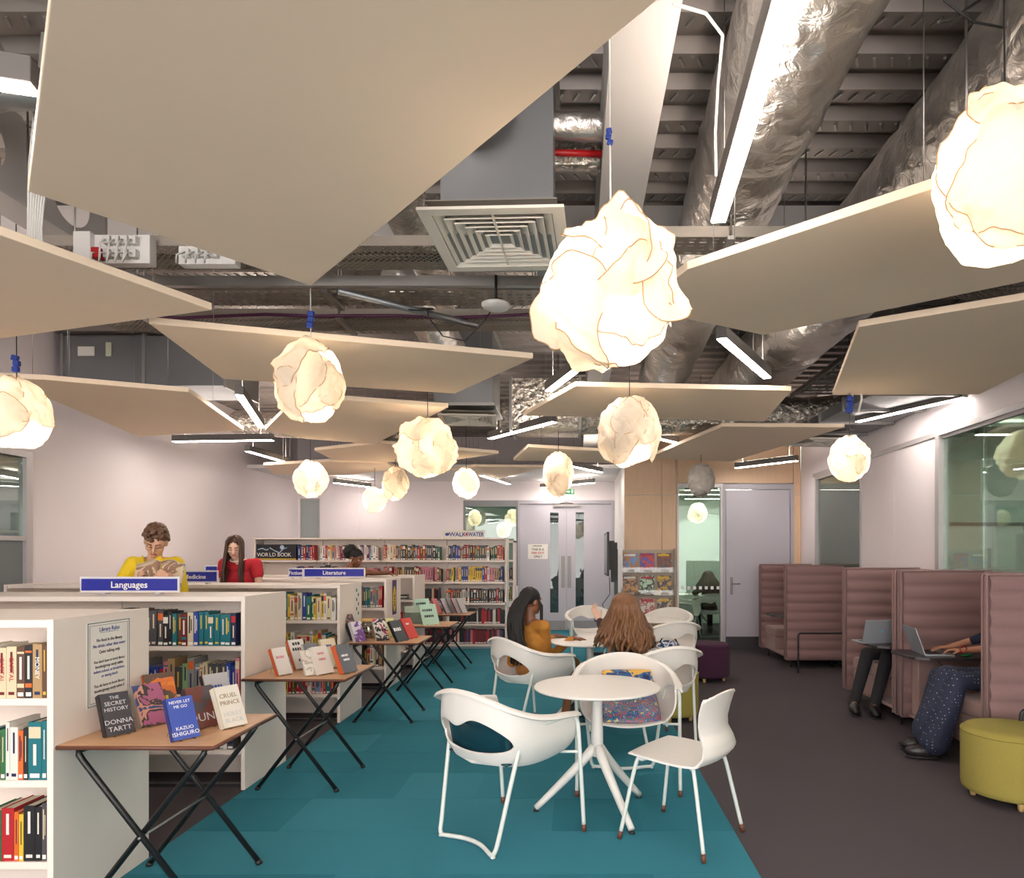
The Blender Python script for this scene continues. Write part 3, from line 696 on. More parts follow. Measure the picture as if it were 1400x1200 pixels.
pts += [(.05, .0, -.05), (.14, 0, -.17), (.28, 0, -.2), (.4, 0, -.08), (.45, 0, .0)]
tag(b.tube(pts, .004, 6).build('cable_coil', M_cableb, loc=(-.98, 4.3, 3.06)), 'coil of black cable drooping toward the white access point', 'cable')
ap = thing('access_point', 'white oval wireless access point under the cable tray', 'access point', atz(678, 418, 2.98), 0)
MB().lathe([(.02, -.015), (.075, -.013), (.085, 0), (.085, .01), (.06, .02)], (0, 0, 0), 28).build('cover', M_white, ap)
MB().lathe([(.05, .018), (.05, .03)], (0, 0, 0), 16).tube([(0, 0, .03), (0, 0, .18)], .008).build('mount', M_blackp, ap)

# square ceiling grilles
def grille(c, rz, label, s_=.6):
    t = thing('ceiling_grille', label, 'air vent', c, rz)
    M = mat('grille_cream', (230, 224, 214), .5)
    b = MB(); h = s_/2
    for a, e in (((-h, -h), (h, -h+.05)), ((-h, h-.05), (h, h)), ((-h, -h+.05), (-h+.05, h-.05)), ((h-.05, -h+.05), (h, h-.05))): b.b2((*a, 0), (*e, .012))
    b.build('outer_frame', M, t)
    for i in range(6):
        o = h-.055-i*.037; q = o-.035; z0 = .0; z1 = .032
        cs = lambda r, z: [(-r, -r, z), (r, -r, z), (r, r, z), (-r, r, z)]
        vs = cs(o, z0+.006) + cs(q, z1)
        MB().add(vs, [(j, (j+1) % 4, 4+(j+1) % 4, 4+j) for j in range(4)]).build('louvre', M, t, solid=.005)
    MB().b2((-.004, -h+.05, .004), (.004, h-.05, .02)).build('divider', M, t)
    MB().b2((-h+.03, -h+.03, .05), (h-.03, h-.03, .055)).build('backing', mat('grille_dark', (150, 144, 136), .8), t)
    return t
grille((-.335, 3.04, 2.9), -.04, 'large square cream air grille left of the largest pendant')
grille((-1.15, 7.3, 2.95), .1, 'smaller looking air grille above the round pendant left of centre')
grille((2.95, 8.3, 2.88), .1, 'air grille near the right wall above the small round pendant')

# socket board on the tray
t = thing('socket_board', 'white electrical socket board with plugs resting above the left panel', 'socket board', at(155, 340, 3.55))
MB().b2((-.17, 0, -.075), (.19, .06, .075)).build('board', M_white, t, bevel=.004)
MB().b2((-.19, -.03, -.075), (-.10, .05, .08)).build('isolator_box', M_white, t, bevel=.004)
for i in range(5):
    for j in range(2):
        if i == 0 and j == 0: continue
        MB().box((-.06+i*.045, -.018, .035-j*.07), (.036, .036, .045)).build('plug', M_cable, t, bevel=.004)
        MB().tube([(-.06+i*.045, -.04, .03-j*.07), (-.065+i*.045, -.07, 0-j*.05), (-.08+i*.04, -.05, -.09)], .005, 6).build('plug_lead', M_cable, t)
MB().box((-.06, -.03, -.04), (.045, .045, .055)).build('plug', M_red, t, bevel=.004, label='red plug')
t = thing('socket_board', 'second cream socket board half hidden by the largest panel', 'socket board', at(270, 348, 3.62))
MB().b2((-.1, 0, -.05), (.2, .06, .05)).build('board', M_white, t)
for i in range(4): MB().box((-.05+i*.05, -.015, 0), (.036, .03, .045)).build('plug', M_cable, t); MB().tube([(-.05+i*.05, -.03, 0), (-.07+i*.05, -.07, -.03), (-.09+i*.05, -.04, -.06)], .005, 6).build('plug_lead', M_cable, t)
b = MB()
for i in range(7): b.tube([(i*.006+.03, 0, .9), (i*.006-.03, .01*i, .3), (.010*i-.035, 0, 0), (.012*i-.04, 0, -.09)], .005, 6)
tag(b.build('cable_bundle', M_cable, loc=V((at(49, 340, 3.12).x, 3.12, 3.0))), 'bundle of pale cables hanging at the corner of the largest panel', 'cable')
tag(MB().tube([at(920, 5, 2.3), at(965, 18, 2.35), at(988, 48, 2.45), at(982, 110, 2.7), at(978, 180, 2.85), at(979, 240, 2.96)], .006, 8).build('white_cable', M_cable), 'white cable looping down to the long linear light', 'cable')
tag(MB().tube([at(1283, 30, 2.2), at(1300, 28, 2.25), at(1340, 0, 2.3)], .005, 6).tube([at(1290, 0, 2.2), at(1330, 30, 2.3), at(1375, 38, 2.3)], .004, 6).build('black_cable', M_cableb), 'black cables crossing at the upper right corner', 'cable')
tag(MB().tube([at(1165, 500, 5.6), at(1166, 545, 5.6)], .006).tube([at(1175, 500, 5.62), at(1178, 545, 5.62), at(1174, 562, 5.62)], .009, 8).build('white_cable', M_cable), 'white cable ends beside the small right pendant', 'cable')
for i, (x, y, lab) in enumerate([(1.32, 3.9, 'steel threaded rod right of the long linear light'), (1.55, 2.7, 'thin steel rod between the two big foil ducts'), (-2.6, 3.0, 'steel rod at the far left above the pointed panel')]):
    tag(MB().tube([(0, 0, 0), (0, 0, ZD-2.95)], .006, 6).build('hanger_rod', M_steel, loc=(x, y, 2.95)), lab, 'bracket')
# wires and pipework in the far right bay
t = thing('cable_ladder', 'jumble of rods and hanging wires above the right wall panels', 'cable tray', (2.75, 7.0, 3.35))
rd = random.Random(5); b = MB()
for i in range(12): b.box((0, -.9+i*.15, 0), (.5, .02, .02))
b.b2((-.26, -.95, -.02), (-.24, .9, .03)).b2((.24, -.95, -.02), (.26, .9, .03)); b.build('rungs', M_steel, t)
for i in range(9):
    x = rd.uniform(-.2, .2); MB().tube([(x, -.9+.25*k, .03+rd.uniform(0, .05)) for k in range(8)], .008, 6).build('cable', rd.choice([M_cableb, M_cable]), t)
for i in range(3):
    tag(MB().tube([(0, 0, 0), (.25, .9, .1)], .035, 12).build('conduit', M_foil, loc=(.55+i*.14, 5.2, 3.3)), ['left', 'middle', 'right'][i]+' of three foil pipes slanting behind the largest pendant', 'pipe')
# ------------------------------------------------------------------ books
BC = [('black', (34, 32, 36)), ('dark grey', (74, 72, 76)), ('white', (226, 220, 212)), ('cream', (214, 200, 168)), ('red', (176, 34, 42)), ('dark red', (112, 28, 38)),
      ('orange', (216, 104, 44)), ('yellow', (222, 184, 56)), ('green', (40, 112, 70)), ('pale green', (140, 176, 120)), ('teal', (24, 108, 120)), ('light blue', (110, 156, 190)),
      ('blue', (40, 66, 148)), ('navy', (30, 38, 78)), ('purple', (92, 58, 118)), ('pink', (206, 128, 140)), ('brown', (96, 66, 48)), ('tan', (176, 142, 100)), ('grey', (142, 140, 140))]
BN = [c[0] for c in BC]
BM = [mat('book_'+n.replace(' ', '_'), c, .45) for n, c in BC]
M_pages = mat('book_pages', (222, 212, 190), .8)
M_label = mat('spine_label', (236, 234, 228), .6)
def contrast(ci):
    r, g, b = BC[ci][1]; return r*.3+g*.6+b*.1 < 120
book_me = {}
def book_mesh(ci, st):
    """a hardback or paperback one unit wide, deep and tall: boards, spine, pages, printed title and shelf-mark label"""
    if (ci, st) in book_me: return book_me[ci, st]
    b = MB()
    b.b2((-.5, 0, 0), (-.42, 1, 1)).b2((.42, 0, 0), (.5, 1, 1)).b2((-.42, 0, 0), (.42, .04, 1))
    b.b2((-.42, .04, .012), (.42, .985, .985), 1)
    def q(x0, x1, z0, z1, mi): b.add([(x0, -.006, z0), (x1, -.006, z0), (x1, -.006, z1), (x0, -.006, z1)], [(0, 1, 2, 3)], mi)
    if st % 4 != 3: q(-.36, .36, .035, .11, 2)
    rd = random.Random(ci*10+st)
    if st == 0: q(-.1, .1, .35, .85, 3)
    elif st == 1: q(-.25, -.02, .38, .9, 3); q(.1, .25, .45, .8, 3)
    elif st == 2: q(-.45, .45, .72, .92, 4); q(-.12, .12, .25, .62, 3)
    elif st == 3: q(-.12, .12, .5, .9, 3); q(-.3, .3, .06, .12, 3)
    elif st == 4: q(-.45, .45, .2, .28, 4); q(-.45, .45, .86, .9, 4); q(-.15, .15, .36, .8, 3)
    light = contrast(ci)
    m3 = BM[rd.choice([2, 3, 7]) if light else rd.choice([0, 13, 5])]; m4 = BM[rd.choice([x for x in (2, 4, 6, 10, 13, 3) if x != ci])]
    me = b.mesh('book', [BM[ci], M_pages, M_label, m3, m4]); book_me[ci, st] = me; return me
STUFF = MB(); stuff_mats = BM+[M_pages, M_label]
nbook = 0; ORD = ['first', 'second', 'third', 'fourth', 'fifth', 'sixth', 'seventh', 'eighth', 'ninth', 'tenth', 'eleventh', 'twelfth', 'thirteenth', 'fourteenth', 'fifteenth', 'sixteenth', 'seventeenth', 'eighteenth', 'nineteenth', 'twentieth']
def place_book(x, y, z, w_, d, h, ci, st, label, group, lean=0, parent=None):
    global nbook
    o = bpy.data.objects.new('book', book_mesh(ci, st)); col.objects.link(o); nbook += 1
    o.location = (x, y, z); o.scale = (w_, d, h); o.rotation_euler = (0, lean, 0)
    return tag(o, label, 'book', group)
def fill(x0, x1, y, z, hmax, pal, where, seed, tw=(.016, .036), solid=True, gap=0, group='library books on the shelves', dep=(.13, .17), hr=(.72, 1.0), setb=(.005, .03)):
    """a run of books from x0 to x1, spines at y"""
    rd = random.Random(seed); x = x0; rows = []
    last = None; run = 0
    while True:
        w_ = rd.uniform(*tw)
        if x+w_ > x1: break
        if run > 0: ci = last[0]; h = last[1]; w_ = last[2]; run -= 1
        else:
            ci = rd.choice(pal); h = hmax*rd.uniform(*hr)
            if rd.random() < .12: run = rd.choice([1, 2, 3])
        if x+w_ > x1: break
        last = (ci, h, w_); rows.append((x+w_/2, w_, h, ci)); x += w_+.0012
        if gap and rd.random() < gap: x += rd.uniform(.01, .04)
    cnt = {}
    for xc, w_, h, ci in rows:
        cnt[ci] = cnt.get(ci, 0)+1; k = cnt[ci]; d = rd.uniform(*dep); yy = y+rd.uniform(*setb); st = rd.randrange(5)
        if solid:
            tot = sum(1 for r in rows if r[3] == ci)
            lab = '%s book %s' % (BN[ci], where) if tot == 1 else '%s %s book from left %s' % (ORD[k-1] if k <= 20 else 'far right', BN[ci], where)
            if tot == 1: lab = 'the only '+lab
            place_book(xc, yy, z, w_, d, h, ci, st, lab, group)
        else:
            STUFF.b2((xc-w_/2, yy, z), (xc+w_/2, yy+d, z+h), ci)
            if st != 3: STUFF.add([(xc-w_*.42, yy-.001, z+.01), (xc+w_*.42, yy-.001, z+.01), (xc+w_*.42, yy-.001, z+.03), (xc-w_*.42, yy-.001, z+.03)], [(0, 1, 2, 3)], len(BM)+1)
def custom(x0, y, z, items, where, group='library books on the shelves'):
    """hand-picked books: (width, height, colour, style, title or None, title colour, title size, label)"""
    x = x0
    for w_, h, ci, st, ttl, tm, ts, lab in items:
        o = place_book(x+w_/2, y, z, w_, .16, h, ci, st, lab+' '+where, group)
        if ttl:
            tt = text(ttl, ts, (0, 0, 0), (0, 0, 0), tm, o, ext=0)
            R = Matrix(((0, -1, 0), (0, 0, -1), (1, 0, 0))).transposed()  # placeholder, replaced below
            # title reads downwards on the spine
            M = Matrix.Translation((0, -.012, .56)) @ Matrix.Diagonal((1/w_, 1/.16, 1/h, 1)) @ Matrix(((0, 1, 0, 0), (0, 0, 1, 0), (-1, 0, 0, 0), (0, 0, 0, 1))) if False else None
            rot = Matrix.Rotation(PI/2, 4, 'Y') @ Matrix.Rotation(PI/2, 4, 'X')
            tt.matrix_local = Matrix.Translation((0, -.012, .56)) @ Matrix.Diagonal((1/w_, 1/.16, 1/h, 1)) @ rot
        x += w_+.0015

# ------------------------------------------------------------------ low double-sided bookcases
XE = -2.12
def low_case(y0, label, x0=-5.12, depth=.62, shelves=(.254, .586, .92), h=1.243):
    t = thing('bookcase', label, 'bookcase', (XE, y0, 0), 0, 'low white double-sided bookcases')
    L = x0-XE; d = depth; n = max(1, round(-L/1.0)); w_ = L/n
    MB().b2((-.026, 0, 0), (0, d, h)).build('end_panel', M_shelf, t, bevel=.002)
    MB().b2((L-.026, 0, 0), (L, d, h)).build('end_panel', M_shelf, t)
    for k in range(n):
        a = -.027+w_*k if k == 0 else w_*k-.001; e = w_*(k+1)+.001
        MB().b2((e, .015, h-.026), (a, d-.012, h-.005)).b2((e, .012, h-.034), (a, .016, h-.004)).build('top_board', M_shelf, t)
        MB().b2((e, d/2-.006, .02), (a, d/2+.006, h-.03)).build('back_panel', M_shelf, t)
        for sh in shelves:
            for s_ in (0, 1):
                ya, yb = (.01, d/2-.008) if s_ == 0 else (d/2+.008, d-.01)
                yf = ya if s_ == 0 else yb-.003
                o = MB().b2((e, ya+.002, sh-.006), (a, yb-.002, sh-.0005)).b2((e, yf, sh-.028), (a, yf+.003, sh)).build('shelf', M_shelf, t)
                bz = MB()
                for xx in (a-.004, e+.002):
                    bz.b2((xx-.002, ya+.01, sh), (xx+.002, yb-.01, sh+.085))
                bz.build('shelf_bracket', M_shelf, o)
        if k: MB().b2((w_*k-.015, d/2-.02, .02), (w_*k+.015, d/2+.02, h-.03)).build('upright', M_shelf, t)
    MB().b2((L, .06, 0), (-.03, .10, .02)).b2((L, d-.1, 0), (-.03, d-.06, .02)).build('foot_rail', M_kick, t)
    return t
Y1, Y2, Y3, Y4, Y5 = 2.76, 4.36, 6.12, 7.62, 8.95
c1 = low_case(Y1, 'nearest low white bookcase, library rules notice on its end')
c2 = low_case(Y2, 'second low white bookcase from the front, languages sign on top')
c3 = low_case(Y3, 'third low white bookcase from the front, medicine sign on top')
c4 = low_case(Y4, 'fourth low white bookcase from the front, literature sign and yellow poster', h=1.243)
c5 = low_case(Y5, 'fifth and farthest low white bookcase')
wd_ = BN.index
W, B, C_ = M_txtwhite, M_ink, M_red
i_ = BN.index
r1 = XE-.03
lst = [(.075, .215, i_('white'), 3, 'THE', M_inkblue, .05, 'wide white and blue book'), (.036, .205, i_('cream'), 3, 'CAPITAL', C_, .026, 'left one of two cream books'), (.04, .21, i_('cream'), 3, 'CAPITAL', C_, .026, 'right one of two cream books'),
       (.032, .21, i_('brown'), 4, None, M_signblue, .014, 'brown book with coloured bands'), (.03, .215, i_('black'), 4, None, W, .018, 'black book with a pale band'), (.038, .22, i_('tan'), 3, 'MONEY', W, .026, 'tan book with a white title'), (.018, .218, i_('brown'), 3, None, None, 0, 'dark brown book at the right end')]
tot = sum(x[0]+.0015 for x in lst)
custom(r1-.01-tot, Y1+.02, .92, lst, 'on the top shelf of the nearest bookcase')
fill(-3.6, r1-.02-tot, Y1+.02, .92, .24, [2, 3, 4, 12, 0, 10], 'on the nearest bookcase top shelf', 11, group='library books on the shelves') if False else None
lst = [(.02, .2, i_('teal'), 0, None, None, 0, 'teal book at the left'), (.045, .19, i_('red'), 3, None, W, .014, 'red book with white lettering'), (.02, .205, i_('green'), 0, None, None, 0, 'slim green book'), (.016, .235, i_('white'), 3, None, None, 0, 'slim tall white book'),
       (.032, .215, i_('white'), 3, None, C_, .016, 'thick white book with red lettering'), (.02, .2, i_('orange'), 1, None, None, 0, 'slim orange book'), (.018, .21, i_('black'), 0, None, None, 0, 'slim black book'), (.054, .235, i_('teal'), 2, None, W, .02, 'thickest teal book'), (.02, .24, i_('teal'), 0, None, None, 0, 'slim teal book at the right end')]
tot = sum(x[0]+.0015 for x in lst); custom(r1-.01-tot, Y1+.02, .586, lst, 'on the middle shelf of the nearest bookcase')
lst = [(.02, .2, i_('green'), 3, None, None, 0, 'slim green book at the left'), (.05, .205, i_('green'), 3, 'THE IN', W, .03, 'thick green book with white title'), (.05, .215, i_('red'), 3, None, None, 0, 'red book with a white mark'), (.018, .2, i_('orange'), 0, None, None, 0, 'slim orange book'),
       (.018, .19, i_('yellow'), 0, None, None, 0, 'slim yellow book'), (.045, .225, i_('black'), 3, None, W, .024, 'thick black book with white lettering'), (.026, .22, i_('black'), 3, None, BM[7], .018, 'black book with yellow lettering'), (.02, .235, i_('dark grey'), 1, None, None, 0, 'dark grey book at the right end')]
tot = sum(x[0]+.0015 for x in lst); custom(r1-.01-tot, Y1+.02, .254, lst, 'on the lowest shelf of the nearest bookcase')
mix = list(range(19)); dk = [0, 1, 5, 13, 10, 2, 3, 16, 18, 12, 14, 0, 13, 1, 5, 10, 17, 4]
cases = ['the second low bookcase', 'the third low bookcase', 'the fourth low bookcase', 'the fifth low bookcase']
fill(-3.0, r1-.02, Y2+.02, .92, .245, dk, 'on the top shelf of '+cases[0], 21, (.02, .042), hr=(.82, 1.0))
fill(-3.0, r1-.02, Y2+.02, .586, .26, [2, 0, 9, 12, 17, 15, 18, 14, 1, 3, 13], 'on the middle shelf of '+cases[0], 22, (.018, .045))
fill(-3.0, r1-.02, Y2+.02, .254, .22, [0, 1, 10, 7, 2, 3, 18], 'on the lowest shelf of '+cases[0], 23, (.02, .045))
fill(-2.95, r1-.015, Y3+.02, .92, .25, [18, 2, 1, 3, 12, 6, 7, 2, 11, 17, 8, 4, 10], 'on the top shelf of '+cases[1], 31, (.02, .044), hr=(.8, 1))
fill(-2.95, r1-.015, Y3+.02, .586, .24, [7, 2, 11, 10, 3, 17, 18, 9, 7], 'on the middle shelf of '+cases[1], 32, (.018, .04))
fill(-2.95, r1-.015, Y3+.02, .254, .2, [8, 4, 10, 2, 7, 15, 6, 11, 4], 'on the lowest shelf of '+cases[1], 33, (.02, .045))
fill(-2.72, r1-.015, Y4+.02, .92, .25, [4, 4, 10, 11, 6, 1, 18, 2, 0, 5], 'on the top shelf of '+cases[2], 41, (.018, .04), hr=(.85, 1))
fill(-2.72, r1-.015, Y4+.02, .254, .26, [16, 0, 2, 12, 3, 17, 1, 9], 'on the lowest shelf of '+cases[2], 43, (.02, .045))
fill(-2.5, r1-.1, Y5+.02, .254, .2, [0, 1, 4, 2, 16], 'on the lowest shelf of '+cases[3], 53, (.02, .04))
fill(-2.5, r1-.06, Y5+.02, .586, .2, [16, 0, 4, 17], 'on the middle shelf of '+cases[3], 54, (.02, .04))
for k in range(4): tag(MB().b2((-.12, 0, 0), (.12, .16, .016)).build('magazine_pile', BM[[18, 1, 2, 0][k]], loc=(-2.36+.004*k, Y5+.03, .92+.0165*k), rotz=.03*k), ['bottom grey', 'second lowest dark grey', 'second highest white', 'topmost black'][k]+' flat booklet in the pile on the farthest low bookcase', 'booklet', 'flat booklets on the farthest low bookcase')

# notice and posters on the end panels
nt_ = thing('rules_notice', 'framed library rules notice on the end of the nearest bookcase', 'notice', (XE+.001, 3.09, 1.022))
MB().b2((0, -.145, -.19), (.0015, .145, .19)).build('sheet', M_paper, nt_)
b = MB()
for o, t_ in ((.0, .0028), (.012, .0014)):
    y_, z_ = .138-o, .183-o
    b.b2((.0015, -y_, z_), (.0022, y_, z_-t_)).b2((.0015, -y_, -z_), (.0022, y_, -z_+t_)).b2((.0015, -y_, -z_), (.0022, -y_+t_, z_)).b2((.0015, y_-t_, -z_), (.0022, y_, z_))
b.build('border', M_ink, nt_)
for s_, z_, sz, mm in (('Library Rules', .150, .024, M_inkblue), ('No food in the library', .103, .018, M_ink), ('No drinks other than water', .078, .018, M_inkblue), ('Quiet talking only', .051, .018, M_ink),
                  ("You don't have to book library", .008, .0155, M_ink), ('booths/group study tables', -.014, .0165, M_ink), ('before school, at breaktimes,', -.036, .0165, M_inkblue), ('or during lunch', -.058, .0165, M_inkblue),
                  ('You do have to book library', -.099, .0165, M_ink), ('booths/group study tables if', -.121, .0165, M_ink)):
    text(s_, sz*1.15, (.0028, 0, z_), (PI/2, 0, PI/2), mm, nt_, ext=.0003, sx=.92)
MB().b2((.0018, -.06, .1355), (.0026, .06, .1370)).build('underline', M_inkblue, nt_)
t = thing('end_poster', 'yellow and purple strip poster on the end of the fourth low bookcase', 'poster', (XE+.002, 7.95, 1.02))
MB().b2((0, -.09, -.2), (.001, .09, .2)).build('sheet', mat('poster_purple', (78, 50, 104), .6), t)
b = MB(); n = 16; vs = [(.002, .07*math.cos(2*PI*k/n), -.02+.15*math.sin(2*PI*k/n)) for k in range(n)]; b.add(vs, [tuple(range(n))]); b.build('yellow_shape', mat('poster_yellow', (222, 186, 40), .6), t)
dashes(4, .07, (.0035, 0, -.02), Matrix.Rotation(PI/2, 3, 'Z') @ Matrix.Rotation(PI/2, 3, 'X') @ Matrix.Rotation(PI/2, 3, 'Z'), mat('poster_ink', (70, 40, 90), .6), t)
t = thing('shelf_mark', 'vertical column of small printed labels on the third low bookcase end', 'label', (XE+.002, 6.60, 1.07))
MB().b2((0, -.07, -.17), (.001, .07, .13)).build('sheet', M_paper, t)
for k, s_ in enumerate(['500', '510', '520', '530', '540', '550']): text(s_, .05, (.003, -.02+.05*(k % 2), .1-.05*k), Matrix.Rotation(PI/2, 3, 'Z') @ Matrix.Rotation(PI/2, 3, 'X') @ Matrix.Rotation(PI/2, 3, 'Z'), M_ink, t) if False else MB().box((.002, -.025+.05*(k % 2), .1-.045*k), (.002, .022, .03)).build('printed_label', M_ink, t)

# signs on top of the bookcases
def sign(x0, x1, y, z0, h, body, sz, label, m=M_signblue, it=False):
    t = thing('subject_sign', label, 'sign', ((x0+x1)/2, y, z0), 0, 'blue subject signs on the bookcases'); w_ = (x1-x0)/2
    MB().b2((-w_, 0, 0), (w_, .016, h)).build('plate', M_signedge, t, bevel=.003)
    MB().b2((-w_+.012, -.002, .014), (w_-.012, .002, h-.014)).build('face', m, t)
    text(body, sz, (0, -.004, h*.48), (PI/2, 0, 0), M_txtwhite, t, bold=sz*.012) if body != 'Fact' else dashes(3, sz, (0, -.004, h*.48), (PI/2, 0, 0), M_txtwhite, t)
    MB().b2((-w_*.6, .005, -.012), (-w_*.5, .06, .003)).b2((w_*.5, .005, -.012), (w_*.6, .06, .003)).build('clip', M_frame, t)
ys = 4.62; a_ = at(109, 803, ys); e_ = at(245, 784, ys)
sign(a_.x, e_.x, ys, 1.252, .108, 'Languages', .062, 'blue languages sign on the second bookcase, in front of the man')
ys = 6.3; a_ = at(226, 795, ys); e_ = at(298, 777, ys); sign(a_.x, e_.x, ys, 1.252, .115, '    Medicine', .056, 'blue medicine sign on the third bookcase beside the man')
ys = 7.85; a_ = at(415, 789, ys); e_ = at(499, 776, ys); sign(a_.x, e_.x, ys, 1.252, .112, 'Literature', .066, 'blue literature sign on the fourth bookcase')
a_ = at(394, 789, ys); e_ = at(414.5, 776, ys); sign(a_.x, e_.x, ys, 1.252, .108, 'Fiction', .058, 'small blue fiction sign left of the literature sign', M_signblue)
ys = 8.0; a_ = at(280, 789, ys); e_ = at(298, 772, ys); sign(a_.x, e_.x, ys, 1.252, .14, 'Fact', .05, 'tiny blue sign behind the medicine sign')
t = thing('jar_lid', 'small dark gadget on top of the fourth bookcase above the literature sign', 'gadget', (at(448, 776, 8.1).x, 8.1, 1.245)); MB().b2((-.05, 0, 0), (.05, .05, .11)).b2((-.03, -.005, .11), (.02, .04, .15)).build('body', M_blackp, t, bevel=.005); MB().lathe([(.015, 0), (.015, .02)], (0.02, 0, .15), 10).build('knob', M_steel, t)

# ------------------------------------------------------------------ tall back bookcase
YT = 10.98; XT0, XT1 = -5.2, -1.11; zs = [.075, .405, .745, 1.085, 1.435]; HT = 1.80
t = thing('tall_bookcase', 'tall white wall bookcase with five full shelves at the back', 'bookcase', (XT0, YT, 0))
LT = XT1-XT0; bw = LT/4
for k in (0, 4): MB().b2((bw*k-(0 if k == 0 else .03), 0, 0), (bw*k+(.03 if k == 0 else 0), .33, HT)).build('end_panel', M_shelf, t, bevel=.002)
MB().b2((.03, .315, .05), (LT-.03, .33, HT)).build('back_panel', M_shelf, t)
MB().b2((0, .02, .0), (LT, .05, .06)).build('plinth', mat('plinth', (150, 170, 176), .5), t)
for k in range(4):
    MB().b2((bw*k+.01, 0, HT-.03), (bw*(k+1)-.01, .33, HT-.005)).build('top_board', M_shelf, t)
    for z in zs:
        MB().b2((bw*k+.01, .002, z-.006), (bw*(k+1)-.01, .31, z-.0005)).b2((bw*k+.01, 0, z-.032), (bw*(k+1)-.01, .004, z)).build('shelf', M_shelf, t)
    if k: MB().b2((bw*k-.015, .29, .05), (bw*k+.015, .32, HT-.02)).b2((bw*k-.002, .24, HT-.12), (bw*k+.002, .3, HT-.03)).build('upright', M_shelf, t)
names = ['bottom', 'fourth', 'third', 'second', 'top']; bayn = ['first', 'second', 'third', 'last']
dkr = [0, 0, 1, 4, 4, 2, 16, 3, 0, 5, 4]
pals = {4: [[13, 12, 13, 12, 4], [15, 7, 4, 2, 11, 5, 18, 2, 2, 14], [8, 0, 1, 3, 4, 17, 16, 0, 2, 10, 18], [4, 5, 6, 0, 1, 0, 10, 8, 2, 0, 17, 12]],
        3: [[13, 5, 14], [15, 4, 0, 1], [4, 4, 1, 0, 2, 16, 15, 3], [7, 0, 9, 18, 15, 8, 3, 12, 4, 7, 17, 2]],
        2: [dkr, dkr, [9, 11, 4, 2, 18, 3, 0, 1], [4, 2, 0, 0, 0, 1, 4]], 1: [dkr, dkr, dkr, [0, 0, 0, 2, 4, 0, 1]], 0: [dkr, dkr, [4, 0, 2, 1, 5], [4, 15, 5, 2, 18, 14, 4, 0]]}
for si in (4, 3, 2, 1, 0):
    for k in range(4):
        xa = XT0+bw*k+.04; xb = XT0+bw*(k+1)-.035
        if si == 4 and k == 0: xa = XT0+.70
        if si == 3 and k == 0: xa, xb = XT0+.68, XT0+.94
        solid = (si >= 2 and k == 3) or (si >= 3 and k == 2) or (si == 4)
        if si <= 2 and k < 2: continue           # hidden behind the low cases; joined below
        fill(xa, xb, YT+.02, zs[si], .25, pals[si][k], 'on %s shelf, %s bay of the tall bookcase' % (names[si], bayn[k]), 100+si*7+k, (.022, .046), solid=solid, gap=.02, hr=(.82, 1.0))
for si in (0, 1, 2):
    for k in range(2): fill(XT0+bw*k+.04, XT0+bw*(k+1)-.04, YT+.02, zs[si], .25, dkr, '', 300+si*4+k, (.022, .046), solid=False, hr=(.8, 1))
so = STUFF.build('bookcase_books', stuff_mats); tag(so, 'dense rows of mostly red and black books on the lower shelves of the tall bookcase', 'books', kind='stuff')
# the encyclopedia set whose spines make one picture
t0 = XT0+.035
b0 = MB().b2((-.5, 0, 0), (.5, 1, 1)).b2((-.5, -.004, .03), (.5, 0, .10), 1); me0 = b0.mesh('encyclopedia_volume', [mat('encyc_black', (30, 30, 34), .35), BM[7]])
vol = []
for k in range(21):
    o = bpy.data.objects.new('encyclopedia_volume', me0); col.objects.link(o); o.location = (t0+.015+.0308*k, YT+.02, zs[4]); o.scale = (.0295, .2, .255)
    tag(o, 'black encyclopedia volume, %s from the left in the set on the tall bookcase' % (ORD[k] if k < 20 else 'last'), 'book', 'black encyclopedia set'); vol.append(o)
def on_vol(o, ch): ch.parent = o; ch.matrix_parent_inverse = o.matrix_basis.inverted()
tx = 'WORLDBOOK'
for k, ch in enumerate(tx):
    xx = t0+.06+.0575*k+(.02 if k > 4 else 0); j = min(20, int((xx-t0)/.0308))
    q = text(ch, .085, (xx, YT+.013, zs[4]+.085), (PI/2, 0, 0), M_txtwhite, None, ext=.001); on_vol(vol[j], q)
mm = mat('encyc_figure', (178, 200, 222), .5)
for pts in ([(.03, .17), (.10, .19), (.17, .16), (.2, .18)], [(.22, .2), (.3, .15), (.38, .12)], [(.38, .12), (.44, .18), (.5, .2)]):
    for p, q_ in zip(pts[:-1], pts[1:]):
        j = int((p[0])/.0308); o = MB().tube([(t0+p[0], YT+.014, zs[4]+p[1]), (t0+q_[0], YT+.014, zs[4]+q_[1])], .008, 6).build('printed_figure', mm); on_vol(vol[j], o)
o = MB().ell((t0+.42, YT+.016, zs[4]+.205), (.035, .003, .035)).build('printed_figure', mm); on_vol(vol[13], o)
t = thing('banner_sign', 'white walk for water sign standing on the tall bookcase', 'sign', (at(634, 730, 11.1).x, 11.1, HT-.005))
MB().b2((-.345, 0, 0), (.345, .012, .125)).build('board', M_paper, t); text('WALK', .095, (-.10, -.003, .055), (PI/2, 0, 0), M_inkblue, t, bold=.002); text('4', .095, (.045, -.003, .055), (PI/2, 0, 0), mat('ink_red', (190, 40, 50), .6), t, bold=.002); text('WATER', .095, (.2, -.003, .055), (PI/2, 0, 0), M_inkblue, t, bold=.002, sx=.8)
MB().ell((-.27, -.001, .06), (.035, .002, .025)).tube([(-.25, -.001, .07), (-.225, -.001, .09)], .006).build('emblem', M_inkblue, t)
